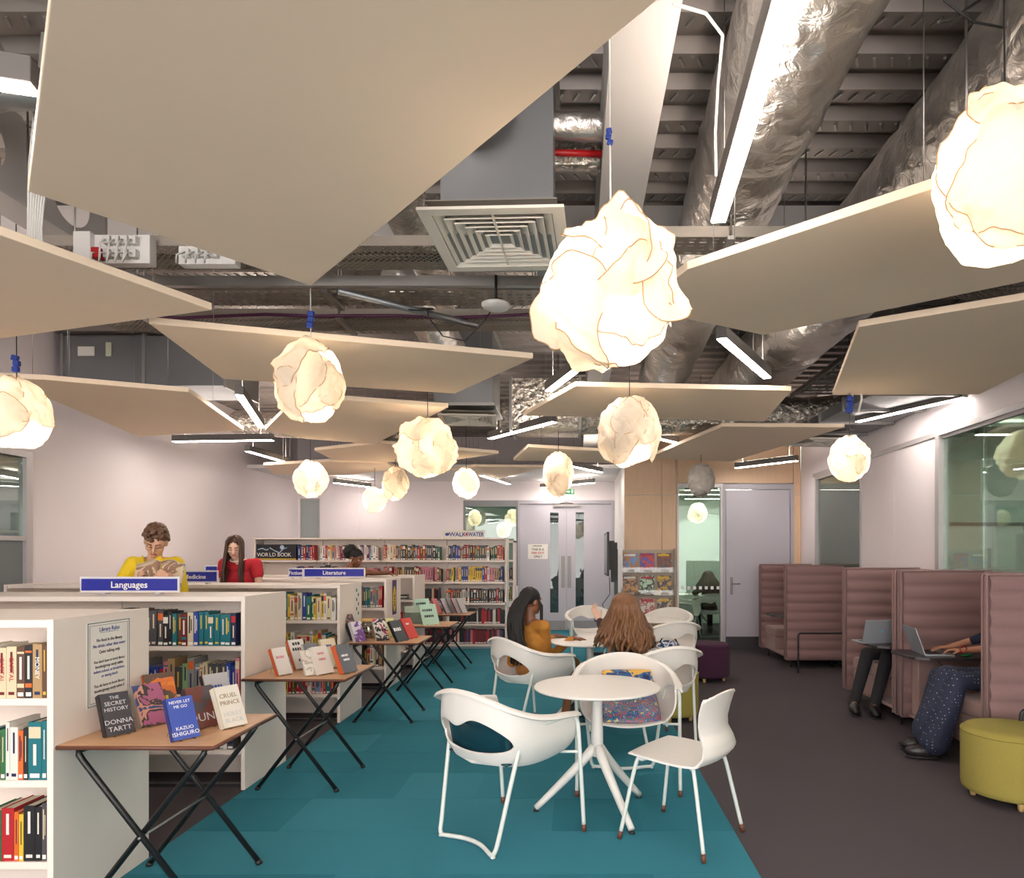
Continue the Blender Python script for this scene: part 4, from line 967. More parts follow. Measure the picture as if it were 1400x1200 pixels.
# second tall case just showing past its end
t = thing('tall_bookcase', 'white bookcase end standing behind the right end of the tall one', 'bookcase', (-1.5, 11.5, 0))
MB().b2((.44, 0, 0), (.47, .35, 1.76)).build('end_panel', M_shelf, t)
for z in zs: MB().b2((-.3, 0, z-.03), (.44, .32, z)).build('shelf', M_shelf, t)
MB().b2((-.3, 0, 1.73), (.47, .35, 1.76)).build('top_board', M_shelf, t)
for q, z in enumerate(zs[1:4]):
    fill(-1.22, -1.07, 11.53, z, .24, [8, 0, 4, 5], 'on %s shelf behind the tall bookcase end' % ['third', 'second', 'upper'][q], 400+q, (.025, .04))

# ------------------------------------------------------------------ folding exam desks
def desk(label):
    t = thing('folding_desk', label, 'desk', (0, 0, 0), 0, 'wood-topped folding exam desks')
    MB().b2((-.325, -.285, .704), (.325, .285, .722)).build('desk_top', M_desk, t, bevel=.004)
    b = MB(); z = .713
    b.tube([(-.326, -.286, z), (.326, -.286, z), (.326, .286, z), (-.326, .286, z)], .0088, 8, closed=True); b.build('edge_band', M_deskedge, t)
    MB().b2((-.24, .235, .7215), (-.03, .25, .7228)).build('pencil_groove', M_deskedge, t)
    for s_, off in ((1, 0), (-1, .022)):
        b = MB(); f = []
        for yy in (-.245+off, .245-off):
            f.append([(-s_*.255, yy, .69), (-s_*.255, yy, .675), (-s_*.235, yy, .645), (s_*.26, yy, .012)])
        path = f[0][::-1]+f[1]
        b.tube(path, .0125, 10); o = b.build('leg_frame', M_black, t)
        for yy in (-.245+off, .245-off):
            MB().tube([(s_*.2535, yy, .02), (s_*.264, yy, 0.0)], .0155, 10).build('foot_cap', M_blackp, o)
    MB().tube([(0.005, -.262, .333), (0.005, .262, .333)], .005, 8).build('pivot_bolt', M_steel, t)
    return t
dk0 = desk('nearest folding exam desk, displaying six upright books')
dpos = [(-1.80, 3.06, -.01), (-1.77, 4.57, -.03), (-1.73, 6.34, .0), (-1.72, 7.78, 0), (-1.72, 9.24, .0)]
dl = [None, 'second folding exam desk, crowded with pale and orange books', 'third folding exam desk, holding a glass jar with wooden lid', 'fourth folding exam desk, with mint green cards', 'farthest folding exam desk, before the tall bookcase']
for i, (x, y, r) in enumerate(dpos):
    o = dk0 if i == 0 else copy_tree(dk0)
    o.location = (x, y, .004); o.rotation_euler.z = r
    if dl[i]: o['label'] = dl[i]
# display books on the desks
DZ = .727
def disp(px, py, Y, w_, h, th, yaw0, ccol, label, lines=(), spine=None, tilt=.36, group='books displayed upright on the desks', pic=None, z=DZ, stand=True, name='display_book'):
    """a book tilted back on a small clear stand; (px, py) only picks the spot on the desk"""
    p = at(px, py, Y); yaw = yaw0+.66; tilt = tilt+.08
    t = thing(name, label, 'book', (p.x, Y, z), yaw, group)
    R = Matrix.Rotation(-tilt, 3, 'X')
    def T(b): b.v = [tuple(R @ V(q)+V((0, 0, .006))) for q in b.v]; return b
    cm = mat('cover_%02x%02x%02x' % ccol, ccol, .4) if pic is None else pic
    T(MB().b2((-w_/2, 0, 0), (w_/2, .002, h)).b2((-w_/2, th-.002, 0), (w_/2, th, h))).build('cover', cm, t)
    T(MB().b2((-w_/2, .0, 0), (-w_/2+.003, th, h))).build('spine', mat('cover_%02x%02x%02x' % (spine or ccol), spine or ccol, .4), t)
    T(MB().b2((-w_/2+.003, .002, .003), (w_/2-.003, th-.002, h-.003))).build('pages', M_pages, t)
    kz = min([1]+[(h-.012)/(q[1]+q[2]*.5) for q in lines])
    for s_, zz, sz, mm in lines:
        zz *= kz; sz *= kz
        n = R @ V((0, -.0008, zz)); q = (dashes(int(s_[1:]), sz, (0, n.y-.0006, n.z+.006), R @ Matrix.Rotation(PI/2, 3, 'X'), mm, t) if s_[0] == '~' else text(s_, sz, (0, n.y, n.z+.006), R @ Matrix.Rotation(PI/2, 3, 'X'), mm, t, ext=.0003))
    if stand:
        MB().tube([(-w_*.25, -.012, .003), (-w_*.25, th+.0, .004), (-w_*.25, th+.03+h*.33, .004), (-w_*.25, th+h*.2, h*.5)], .0022, 5).tube([(w_*.25, -.012, .003), (w_*.25, th, .004), (w_*.25, th+.03+h*.33, .004), (w_*.25, th+h*.2, h*.5)], .0022, 5).build('stand', M_acryl, t)
    return t
T = M_txtwhite; SV = mat('ink_silver', (196, 196, 200), .5)
# thing('x') yaw turns the cover towards the viewer's right
disp(166, 1003, 2.93, .115, .188, .035, .32, (52, 50, 56), 'dark grey book with silver capitals at the left of the nearest desk', [('THE', .178, .022, SV), ('SECRET', .150, .027, SV), ('HISTORY', .122, .025, SV), ('DONNA', .062, .031, SV), ('TARTT', .028, .031, SV)], (24, 22, 26))
disp(214, 982, 3.10, .13, .195, .036, .42, (140, 128, 120), 'pale spined book with a blue and pink cover behind the dark grey one', [], (160, 156, 150), pic=print_mat('cover_pink_blue', [(60, 70, 120), (196, 140, 120), (60, 52, 54), (160, 90, 120)], 12, 2))
disp(226, 968, 3.27, .135, .215, .02, .25, (216, 120, 40), 'orange picture book at the back of the nearest desk', [('~5', .09, .03, BM[7])], (200, 90, 30), pic=print_mat('cover_orange', [(226, 130, 40), (214, 110, 40), (90, 66, 50)], 9, 4))
disp(256, 1010, 2.86, .110, .182, .026, .30, (58, 82, 168), 'bright blue book in the front centre of the nearest desk', [('NEVER LET', .172, .019, T), ('ME GO', .150, .019, T), ('KAZUO', .05, .022, T), ('ISHIGURO', .025, .026, T)], (34, 48, 120))
disp(284, 985, 3.06, .125, .19, .03, .34, (70, 64, 68), 'dark fiery book behind the bright blue one', [('DUNE', .045, .052, SV)], (60, 40, 50), pic=print_mat('cover_dune', [(70, 62, 66), (110, 60, 52), (80, 74, 78)], 8, 6))
disp(308, 970, 3.27, .125, .215, .03, .36, (176, 172, 174), 'grey book with yellow lettered black spine at the back right of the nearest desk', [('~4', .15, .024, M_inkblue)], (26, 24, 26))
disp(323, 985, 3.07, .115, .192, .034, .38, (224, 216, 204), 'white book with a bare branch drawing, rightmost on the nearest desk', [('CRUEL', .145, .028, mat('ink_tan', (150, 120, 90), .6)), ('PRINCE', .112, .028, mat('ink_tan', (150, 120, 90), .6)), ('HOLLY', .06, .028, SV), ('BLACK', .03, .028, SV)], (214, 206, 192))
o1, g1, w1_, c1_ = (196, 88, 44), (112, 112, 116), (222, 214, 208), (214, 204, 190)
disp(391, 919, 4.42, .11, .185, .03, .42, w1_, 'pale pink book with an orange spine, leftmost on the second desk', [('~4', .12, .03, BM[15])], o1)
disp(415, 908, 4.66, .12, .21, .028, .40, (226, 222, 216), 'glossy white book with black lettering on the second desk', [('~3', .18, .035, M_ink), ('~4', .14, .035, M_ink), ('~2', .06, .03, M_ink)], o1)
disp(434, 910, 4.60, .115, .19, .02, .34, g1, 'dark grey book between white ones on the second desk', [('~5', .15, .022, SV)], (190, 186, 180))
disp(428, 925, 4.40, .10, .17, .012, .30, c1_, 'patterned pale book in the front centre of the second desk', [], w1_, pic=print_mat('cover_pale_dots', [(216, 206, 194), (190, 178, 168), (226, 220, 210)], 16, 9))
disp(447, 918, 4.45, .12, .19, .028, .38, (226, 216, 206), 'cream book with pink squares on the second desk', [('~4', .14, .026, BM[15]), ('~4', .1, .026, BM[15])], w1_)
disp(458, 907, 4.70, .12, .21, .02, .34, (222, 206, 178), 'buff book at the back right of the second desk', [('~4', .16, .026, M_inkblue)], (210, 196, 170))
disp(480, 913, 4.50, .125, .20, .04, .44, (96, 98, 104), 'slate book with a thick orange spine, rightmost on the second desk', [('~5', .12, .024, T), ('~4', .09, .024, T)], o1)
disp(488, 878, 6.28, .11, .25, .03, .5, (70, 52, 54), 'tall dark book at the back left of the third desk', [], (40, 34, 40), pic=print_mat('cover_brown', [(70, 50, 54), (150, 100, 90), (50, 40, 50)], 10, 12))
disp(494, 876, 6.14, .12, .19, .035, .34, (150, 120, 176), 'lilac and white book in front of the tall dark one', [], (226, 222, 226), pic=print_mat('cover_lilac', [(196, 186, 214), (120, 80, 150), (220, 214, 226)], 9, 14))
disp(524, 874, 6.2, .13, .21, .012, .1, (214, 206, 200), 'white booklet with an ink drawing right of the glass jar', [('~4', .1, .04, M_ink)], (210, 200, 196), pic=print_mat('cover_ink', [(220, 214, 208), (60, 56, 60), (224, 218, 212), (180, 60, 90)], 9, 15))
disp(533, 868, 6.45, .12, .19, .01, -.1, (206, 208, 140), 'pale yellow card behind the ink drawing booklet', [], (200, 200, 140))
disp(552, 876, 6.16, .15, .21, .03, .5, (52, 60, 68), 'dark slate book with white capitals on the third desk', [('~4', .12, .055, T)], (30, 34, 40), tilt=.45)
disp(566, 872, 6.38, .14, .21, .025, .45, (204, 58, 48), 'red book behind the dark slate one on the third desk', [('~3', .15, .03, T)], (170, 40, 36), tilt=.45)
mint = (176, 208, 188)
disp(581, 846, 7.9, .2, .26, .006, .1, mint, 'upper mint green card on the fourth desk', [('~6', .2, .045, M_ink), ('~5', .13, .045, M_ink)], mint, tilt=.25, z=.75, name='display_card')
disp(590, 856, 7.62, .22, .24, .006, .15, mint, 'lower mint green card on the fourth desk', [('~6', .17, .045, M_ink), ('~5', .1, .045, M_ink)], mint, tilt=.3, name='display_card')
for q, (px, y_, c, s_, lab) in enumerate([(602, 9.1, (206, 120, 124), (170, 70, 80), 'pink book, leftmost on the farthest desk'), (614, 9.16, (196, 190, 196), (90, 70, 110), 'grey book with purple spine on the farthest desk'), (622, 9.2, (150, 146, 150), (110, 104, 110), 'mid grey book, third from the left on the farthest desk'), (629, 9.18, (200, 184, 188), (120, 60, 70), 'pale book, second from the right on the farthest desk'), (636, 9.22, (190, 186, 190), (120, 112, 120), 'light grey book, rightmost on the farthest desk')]):
    disp(px, 838, y_, .12, .22, .02, .5, c, lab, [], s_, tilt=.4)
# glass jar
j = thing('glass_jar', 'glass jar with wooden lid on the third desk', 'jar', (at(504, 873, 6.42).x, 6.42, DZ))
MB().lathe([(.055, .003), (.068, .01), (.072, .04), (.072, .13), (.06, .15), (.055, .16)], (0, 0, 0), 24).build('body', glass_mat('jar_glass', (226, 226, 216), .12), j)
MB().lathe([(.062, .158), (.066, .162), (.066, .178), (.06, .184)], (0, 0, 0), 24).build('lid', M_oak, j)
b = MB(); rd = random.Random(4)
for q in range(46): b.box((rd.uniform(-.04, .04), rd.uniform(-.04, .04), rd.uniform(.015, .11)), (.028, .006, .02), q % 3, Matrix.Rotation(rd.uniform(0, 3), 3, 'Z') @ Matrix.Rotation(rd.uniform(0, 3), 3, 'X'))
b.build('contents', [BM[16], BM[2], BM[17]], j, kind='stuff')
t = thing('leaflet_holder', 'clear plastic leaflet holder on the fourth desk', 'holder', (at(566, 856, 7.8).x, 7.8, DZ))
MB().b2((-.11, 0, 0), (.11, .004, .2)).b2((-.11, -.05, 0), (.11, -.046, .13)).b2((-.11, -.05, 0), (.11, .004, .004)).build('holder_body', M_acryl, t); MB().b2((-.1, -.04, .005), (.1, -.01, .2)).build('leaflets', mat('leaflet', (176, 190, 176), .6), t)

# ------------------------------------------------------------------ cafe tables
def table(x, y, r, label, angs=None, box=False):
    t = thing('round_table', label, 'table', (x, y, .004), 0, 'white round cafe tables')
    MB().lathe([(r-.02, .722), (r-.004, .727), (r, .734), (r-.003, .738), (r-.012, .74)], (0, 0, 0), 56).build('table_top', M_chair, t)
    MB().lathe([(.05, .70), (.06, .705), (.06, .722)], (0, 0, 0), 20).build('mounting_plate', M_blackp, t)
    MB().lathe([(.036, .33), (.036, .45), (.031, .60), (.031, .705)], (0, 0, 0), 20).build('column', M_chair, t)
    for a in (angs or (-2.8, -.9, .62)):
        b = MB(); d = V((math.cos(a), math.sin(a), 0)); pts = []; rr = []
        for k in range(9):
            u = k/8; pts.append(d*(.012+.345*u**1.0)+V((0, 0, .385-.365*u**.92))); rr.append(.030-.012*u)
        b.tube(pts, rr, 12); o = b.build('leg', M_chair, t)
        MB().lathe([(.016, 0), (.018, .006), (.014, .012)], d*.357, 12).build('foot_pad', M_blackp, o)
    return t
table(.125, 3.98, .37, 'nearest white round table with three splayed legs', (3.11, -1.05, .72))
table(.13, 6.10, .37, 'white round table the two seated students share', (2.6, .5, -1.6))
table(.90, 8.15, .37, 'white round table near the magazine rack, behind the long-haired student', (1.6, -2.6, -.5))

# ------------------------------------------------------------------ armchairs
def lerp(a, b_, t): return a+(b_-a)*t
def sm(t): return t*t*(3-2*t)
RIM = [(-.302, .215, .655), (-.312, .12, .668), (-.315, 0, .678), (-.308, -.11, .70), (-.27, -.205, .738), (-.19, -.262, .776), (-.09, -.29, .80), (0, -.298, .806)]
RIM = RIM+[(-x, y, z) for x, y, z in RIM[-2::-1]]
BOT = [(-.235, .24, .452), (-.25, .13, .438), (-.252, .02, .43), (-.242, -.08, .43), (-.205, -.165, .435), (-.145, -.21, .44), (-.07, -.228, .442), (0, -.232, .443)]
BOT = BOT+[(-x, y, z) for x, y, z in BOT[-2::-1]]
def cr(P, u):
    n = len(P)-1; x = u*n; i = min(int(x), n-1); t = x-i; p0, p1, p2, p3 = (V(P[max(i-1, 0)]), V(P[i]), V(P[i+1]), V(P[min(i+2, n)]))
    return .5*((2*p1)+(-p0+p2)*t+(2*p0-5*p1+4*p2-p3)*t*t+(-p0+3*p1-3*p2+p3)*t**3)
def armchair(label):
    t = thing('armchair', label, 'chair', (0, 0, 0), 0, 'white cut-out back armchairs')
    def wall(u, v):
        r = cr(RIM, u); b_ = cr(BOT, u); p = b_.lerp(r, v)
        c = V((0, .02, 0)); n = V((b_.x, b_.y-.02, 0)).normalized()
        bow = .045*math.sin(PI*min(1, v*1.0))*(1-.4*v)
        p += n*bow; return p
    ua, ub = .285, .725; NU = 141
    def lo_hi(u):
        if u <= ua or u >= ub: return .38, .38
        s_ = (u-ua)/(ub-ua); e = math.sin(PI*s_)**.42
        hump = math.exp(-((s_-.42)/.16)**2)*e
        return .38-.24*e, .38+.29*e-.16*hump
    b = MB(); us = [i/(NU-1) for i in range(NU)]; nl, nh = 6, 9
    for part in (0, 1):
        vs = []; n = nl if part == 0 else nh
        for u in us:
            lo, hi = lo_hi(u)
            for j in range(n):
                v = lerp(0, lo, j/(n-1)) if part == 0 else lerp(hi, 1, j/(n-1))
                p = wall(u, v)
                vs.append(p)
            if part == 1:   # rolled rim, broadest on the arms
                d = V((p.x, p.y-.02, 0)).normalized(); k = 1 if abs(u-.5) > .2 else .35+.65*(abs(u-.5)/.2)**2
                vs += [p+d*.018*k+V((0, 0, .004)), p+d*.038*k+V((0, 0, -.002)), p+d*.046*k+V((0, 0, -.016))]
        if part == 1: n += 3
        b.add(vs, [(i*n+j, (i+1)*n+j, (i+1)*n+j+1, i*n+j+1) for i in range(NU-1) for j in range(n-1)], 0, True)
    def seat(s_, v):     # from the left edge to the right edge
        u = s_*.5; a = cr(BOT, u); x = lerp(a.x, -a.x, v); dip = .014*math.sin(PI*v)
        return V((x, a.y+.03*math.sin(PI*v)*max(0, 1-s_*5), a.z-dip-.012*math.sin(PI*v)*max(0, 1-s_*6)))
    b.grid(seat, 24, 13)
    # weld
    me = b.mesh('shell', M_chair)
    import bmesh
    bm = bmesh.new(); bm.from_mesh(me); bmesh.ops.remove_doubles(bm, verts=bm.verts, dist=.0012); bmesh.ops.recalc_face_normals(bm, faces=bm.faces); bm.to_mesh(me); bm.free()
    o = bpy.data.objects.new('shell', me); col.objects.link(o); o.parent = t
    md = o.modifiers.new('solid', 'SOLIDIFY'); md.thickness = .011; md.offset = 0
    md = o.modifiers.new('b', 'BEVEL'); md.width = .003; md.segments = 2; md.limit_method = 'ANGLE'; md.angle_limit = 1.0
    r = .0115; pts = []
    half = [(-.322, .285, .03), (-.322, .262, .30), (-.325, .236, .56), (-.325, .222, .618), (-.322, .19, .645), (-.322, .12, .65), (-.318, .0, .64), (-.30, -.085, .625), (-.285, -.13, .60), (-.275, -.15, .55), (-.255, -.19, .38), (-.225, -.25, .10), (-.215, -.268, .035), (-.195, -.272, .016), (-.16, -.262, .016), (-.08, -.232, .016), (0, -.222, .016)]
    path = half+[(-x, y, z) for x, y, z in half[-2::-1]]
    MB().tube([cr(path, i/150) for i in range(151)], r, 10).build('tube_frame', M_tube, t)
    for s_ in (-1, 1):
        MB().tube([(s_*.322, .287, 0), (s_*.322, .2845, .038)], .0135, 10).build('foot_cap', M_deskedge, t)
        MB().tube([(s_*.322, .25, .44), (s_*.225, .20, .432)], .008, 8).build('seat_stay', M_tube, t)
        MB().ell((s_*.205, -.272, .008), (.014, .014, .008), 10, 6).build('glide', M_tube, t)
    return t
def put(o, x, y, heading, label=None, z=.004):
    o.location = (x, y, z); o.rotation_euler.z = heading-PI/2
    if label: o['label'] = label
    return o
a0 = armchair('white armchair nearest the viewer, dark teal pad showing through its back')
chairs = {}
put(a0, -.385, 3.70, math.atan2(.385, .335))
def more(x, y, h, label): o = copy_tree(a0); return put(o, x, y, h, label)
plain = [ (.33, 4.52, -PI/2-.0, 'white armchair facing the viewer with a bright patterned cushion'),
    (-.40, 5.92, math.atan2(.5, .62), 'white armchair the student in the ochre top sits in'),
    (.62, 5.42, math.atan2(.75, -.38), 'white armchair under the long brown-haired student'),
    (.22, 9.15, -PI/2+.2, 'white armchair by the exit doors, facing the viewer'),
    (1.14, 8.80, -PI/2-.5, 'white armchair behind the far table, right of the magazine rack'),
    (.98, 7.45, math.atan2(.75, -.3), 'white armchair with a blue bag seen through its back')]
for p in plain: more(*p)
# teal seat pad in the first
def local(o, p): return o.matrix_basis @ V(p)
def pad(o, label, m):  # seat and lumbar pad
    t = thing('seat_pad', label, 'cushion', o.location, 0); t.rotation_euler = o.rotation_euler; 
    def top(u, v):
        x = lerp(-.225, .225, u); y = lerp(-.20, .21, v); e = min(1, min(u, 1-u)*7)*min(1, min(v, 1-v)*7); back = max(0, 1-v*4)
        return V((x, y+(.0), .445+.028*e**.5+.0))
    MB().grid(top, 20, 20).build('pad_seat', m, t, solid=.01)
    def bk(u, v):
        x = lerp(-.225, .225, u); e = min(1, min(u, 1-u)*6)*min(1, min(v, 1-v)*4+.1)
        return V((x, -.205-.05*v-.035*math.cos((u-.5)*PI)+.0+.05, .455+.21*v*(1-.12*math.exp(-((u-.5)/.2)**2)))) + V((0, .025*e, 0))
    MB().grid(bk, 20, 10).build('pad_back', m, t, solid=.03)
    return t
pad(a0, 'dark teal leather seat pad in the nearest armchair', M_teal)
# patterned cushions
pcm = print_mat('cushion_print', [(220, 176, 70), (60, 140, 150), (28, 60, 116), (40, 104, 160), (190, 60, 50), (30, 110, 120)], 30, 5)
def cushion(c, size, label, m, rotx=0, rotz=0, th=.06, name='cushion'):
    t = thing(name, label, 'cushion', c, rotz)
    R = Matrix.Rotation(rotx, 3, 'X')
    def f(s_):
        def g(u, v):
            a = 2*u-1; b_ = 2*v-1; e = max(0, (1-a**4)*(1-b_**4)); sh = 1-.05*(a*a*b_*b_)
            return R @ V((a*size[0]/2*(1-.06*(1-b_*b_)*0)*sh, b_*size[1]/2*sh, s_*th*e**.5+.004*s_*math.sin(a*9)*math.sin(b_*8)*e))
        return g
    MB().grid(f(1), 22, 22).grid(f(-1), 22, 22).build('cover', m, t); return t
cushion((.345, 4.50, .505), (.42, .36), 'bright blue and red floral cushion on the armchair facing the viewer', pcm, 1.05*.35, .02, .045)
cushion((.36, 4.70, .60), (.36, .24), 'second patterned cushion leaning in the same armchair, orange corner', print_mat('cushion_print2', [(206, 84, 50), (34, 50, 100), (44, 90, 140), (220, 170, 70)], 12, 8), 1.2, .1, .045)
tp = more if False else None
t = thing('shoulder_bag', 'blue patterned bag lying on the far armchair seat', 'bag', (1.0, 7.36, .45), .3)
MB().ell((0, 0, .07), (.14, .09, .075)).build('bag_body', print_mat('bag_print', [(60, 120, 170), (230, 230, 236), (40, 70, 120)], 20, 3), t); MB().tube([(-.1, 0, .12), (-.05, 0, .19), (.06, 0, .19), (.11, 0, .11)], .008).build('bag_strap', M_blackp, t)

# side chair
def side_chair(label):
    t = thing('side_chair', label, 'chair', (0, 0, 0), 0, 'white four-legged side chairs')
    prof = [(.225, .442, .19), (.20, .452, .215), (.10, .446, .228), (0, .438, .232), (-.10, .432, .228), (-.17, .432, .215), (-.225, .448, .212), (-.258, .485, .205), (-.252, .54, .178), (-.226, .59, .168), (-.222, .64, .172), (-.232, .70, .186), (-.25, .76, .192), (-.262, .79, .182), (-.268, .805, .15)]
    def f(u, v):
        n = len(prof)-1; x = u*n; i = min(int(x), n-1); q = x-i; p = [lerp(prof[i][k], prof[i+1][k], sm(q) if False else q) for k in range(3)]
        a = 2*v-1; X = a*p[2]; cup = (a*a)
        # the seat rolls at its sides, the back wraps slightly
        if u < .4: return V((X, p[0]-.01*cup, p[1]+.012*cup*(u/.4)))
        return V((X, p[0]+.035*cup, p[1]-(.02*cup if u > .9 else 0)+.0))
    o = MB().grid(f, 60, 21).build('shell', M_chair, t, solid=.011, bevel=.002)
    MB().tube([(-.16, .13, .425), (.16, .13, .425)], .009, 8).tube([(-.15, -.13, .42), (.15, -.13, .42)], .009, 8).b2((-.10, -.13, .418), (.10, .13, .428)).build('seat_frame', M_tube, t)
    for sx in (-1, 1):
        for sy in (-1, 1):
            top = (sx*.14, sy*.13, .422); k = (sx*.185, sy*.17, .395); f_ = (sx*.235, sy*.235 if sy > 0 else -.245, .03)
            o = MB().tube([cr([top, (sx*.165, sy*.145, .418), k, f_], i/20) for i in range(21)], .0105, 10).build('leg', M_tube, t)
            d = (V(f_)-V(k)).normalized(); MB().tube([V(f_)-d*.012, V(f_)+d*.029], .0125, 10).build('foot_cap', M_deskedge, o)
    return t
put(side_chair('white four-legged side chair on the right of the nearest table'), .566, 3.655, math.atan2(.275, -.375))

# ------------------------------------------------------------------ poufs
def pouf(x, y, r, h, m, label, leg=.05):
    t = thing('pouf', label, 'pouf', (x, y, 0), .4)
    MB().lathe([(r-.03, leg), (r-.004, leg+.012), (r, leg+.04), (r, h-.05), (r-.006, h-.022), (r-.025, h-.006), (r-.06, h), (.02, h+.004)], (0, 0, 0), 56).build('upholstery', m, t)
    MB().lathe([(r+.001, h-.034), (r+.0035, h-.030), (r+.001, h-.026)], (0, 0, 0), 56).build('seam', m, t)
    for k in range(4):
        a = PI/4+k*PI/2; MB().lathe([(.016, 0), (.022, leg+.01)], (math.cos(a)*(r-.07), math.sin(a)*(r-.07), 0), 12).build('leg', M_oak, t)
pouf(2.70, 4.20, .285, .445, M_yellow, 'mustard yellow round pouf in front of the nearest booth')
pouf(.905, 6.27, .225, .46, M_yellow, 'yellow-green pouf behind the armchairs at the carpet edge')
pouf(1.60, 8.25, .265, .455, M_purple, 'dark purple round pouf in front of the lilac door')

# ------------------------------------------------------------------ high-backed booths
XB0, XB1 = 2.82, 3.58; ZB0, ZB1 = .12, 1.368
def quilt(b, x0, x1, y, th, z0, z1, n=10, axis='Y'):
    """upholstered panel with horizontal stitched channels on both faces"""
    ch = (z1-z0)/n
    pr = []
    for k in range(n):
        for q in range(6):
            pr.append((z0+ch*(k+q/6), (math.sin(PI*q/6)**.6)*.024))
    pr.append((z1, 0))
    for s_ in (-1, 1):
        vs = []
        for z, d in pr:
            off = y+s_*(th/2+d)
            for x in (x0, x1): vs.append((x, off, z) if axis == 'Y' else (off, x, z))
        b.add(vs, [(2*i, 2*i+1, 2*i+3, 2*i+2) for i in range(len(pr)-1)], 0, True)
    a = (x0, y-th/2, z0); e = (x1, y+th/2, z1)
    if axis == 'Y': b.b2(a, e)
    else: b.b2((y-th/2, x0, z0), (y+th/2, x1, z1))
def booth(ya, yb, label, seat_at, lean=True, leg_y=None):
    """ya nearest panel, yb farthest; seat_at 'near' or 'far'"""
    t = thing('study_booth', label, 'booth', (XB0, ya, 0), 0, 'pink quilted high-backed study booths')
    D = yb-ya; W_ = XB1-XB0
    for y in (0, D):
        b = MB(); quilt(b, 0, W_, y, .04, ZB0, ZB1); o = b.build('side_panel', M_booth, t)
        MB().tube([(W_, y, ZB1), (.0, y, ZB1), (-.008, y, ZB1-.012), (-.008, y, ZB0+.01), (0, y, ZB0), (W_, y, ZB0)], .014, 8).tube([(W_, y-.026, ZB1+.004), (-.014, y-.026, ZB1+.004), (-.018, y-.026, ZB1-.02), (-.018, y-.026, ZB0)], .009, 8).tube([(W_, y+.026, ZB1+.004), (-.014, y+.026, ZB1+.004), (-.018, y+.026, ZB1-.02), (-.018, y+.026, ZB0)], .009, 8).build('piping', M_booth, o)
    b = MB(); quilt(b, .03, D-.03, W_-.04, .04, ZB0, ZB1, axis='X'); b.build('back_panel', M_booth, t)
    s0, s1 = (.045, .045+.5) if seat_at == 'near' else (D-.545, D-.045)
    MB().b2((.06, s0, .14), (W_-.07, s1, .33)).build('seat_base', M_boothseat, t, bevel=.012)
    MB().b2((.05, s0+.0, .33), (W_-.07, s1+.01, .46)).build('seat_cushion', M_boothseat, t, bevel=.03)
    # table on its own support at the other end
    ty0, ty1 = (D-.54, D-.04) if seat_at == 'near' else (.04, .54)
    b = MB(); c = [(.02, ty0), (W_-.07, ty0), (W_-.07, ty1), (.02, ty1)]
    b.prism([(-.15, ty0+.12), (-.13, ty0+.05), (-.04, ty0), (W_-.07, ty0), (W_-.07, ty1), (-.05, ty1), (-.13, ty1-.04), (-.15, ty1-.1)], .675, .700); b.build('table_top', M_boothtab, t, bevel=.004)
    q0, q1 = (D-.16, D-.05) if seat_at == 'near' else (.05, .16)
    MB().b2((.06, q0, ZB0+.03), (W_-.08, q1, .672)).build('table_support', M_boothseat, t, bevel=.01)
    MB().b2((.05, .03, ZB0+.0), (W_-.07, D-.03, ZB0+.03)).build('base_rail', M_booth, t)
    for y in (.09, D-.09):
        for x in (.09, W_-.12): MB().tube([(x, y, 0), (x, y, ZB0+.01)], .012, 8).build('leg', M_black, t)
    if leg_y is not None:
        MB().tube([cr([(.035, leg_y, 0), (.035, leg_y, .3), (.035, leg_y, .46), (.05, leg_y, .505), (.1, leg_y, .51), (.35, leg_y, .51), (W_-.05, leg_y, .51)], i/40) for i in range(41)], .013, 8).build('leg_frame', M_black, t)
    return t
booth(9.10, 10.35, 'farthest pink quilted booth, empty', 'far', leg_y=-.38)
booth(5.98, 7.10, 'middle pink quilted booth with a silver laptop facing away', 'far')
booth(4.66, 5.88, 'nearest pink quilted booth, someone typing in a spotted skirt', 'near', leg_y=-.30)

# laptops
def laptop(c, yaw, label, lid=(176, 186, 196), openang=1.9):
    t = thing('laptop', label, 'laptop', c, yaw)
    m = mat('laptop_silver', (176, 182, 190), .35, metal=.5)
    MB().b2((-.16, -.11, 0), (.16, .11, .014)).build('base', m, t, bevel=.003)
    MB().b2((-.14, -.03, .0142), (.14, .085, .0155)).build('keyboard', M_blackp, t)
    MB().b2((-.045, -.10, .0142), (.045, -.04, .015)).build('trackpad', M_steelb, t)
    R = Matrix.Rotation(-(openang-PI/2), 3, 'X'); b = MB().b2((-.16, 0, 0), (.16, .006, .22)); b.v = [tuple(R @ V(p)+V((0, .11, .012))) for p in b.v]
    l = b.build('lid', m, t)
    b = MB().b2((-.15, -.001, .01), (.15, 0, .21)); b.v = [tuple(R @ V(p)+V((0, .11, .012))) for p in b.v]; b.build('screen', mat('laptop_screen', (120, 130, 140), .3), l)
    b = MB().ell((0, .007, .11), (.014, .002, .014), 14, 8); b.v = [tuple(R @ V(p)+V((0, .11, .012))) for p in b.v]; b.build('lid_badge', mat('badge', (120, 170, 200), .3), l)
    return t
laptop((2.77, 6.33, .70), PI+.05, 'open silver laptop seen from behind its lid in the middle booth')
laptop((2.93, 5.58, .70), PI/2-.15, 'open laptop seen from its side in the nearest booth')
tag(MB().ell((0, 0, 0), (.05, .022, .012)).build('green_case', mat('green_case', (30, 110, 60), .4), loc=(3.12, 5.42, .712)), 'green pouch beside the laptop in the nearest booth', 'case')

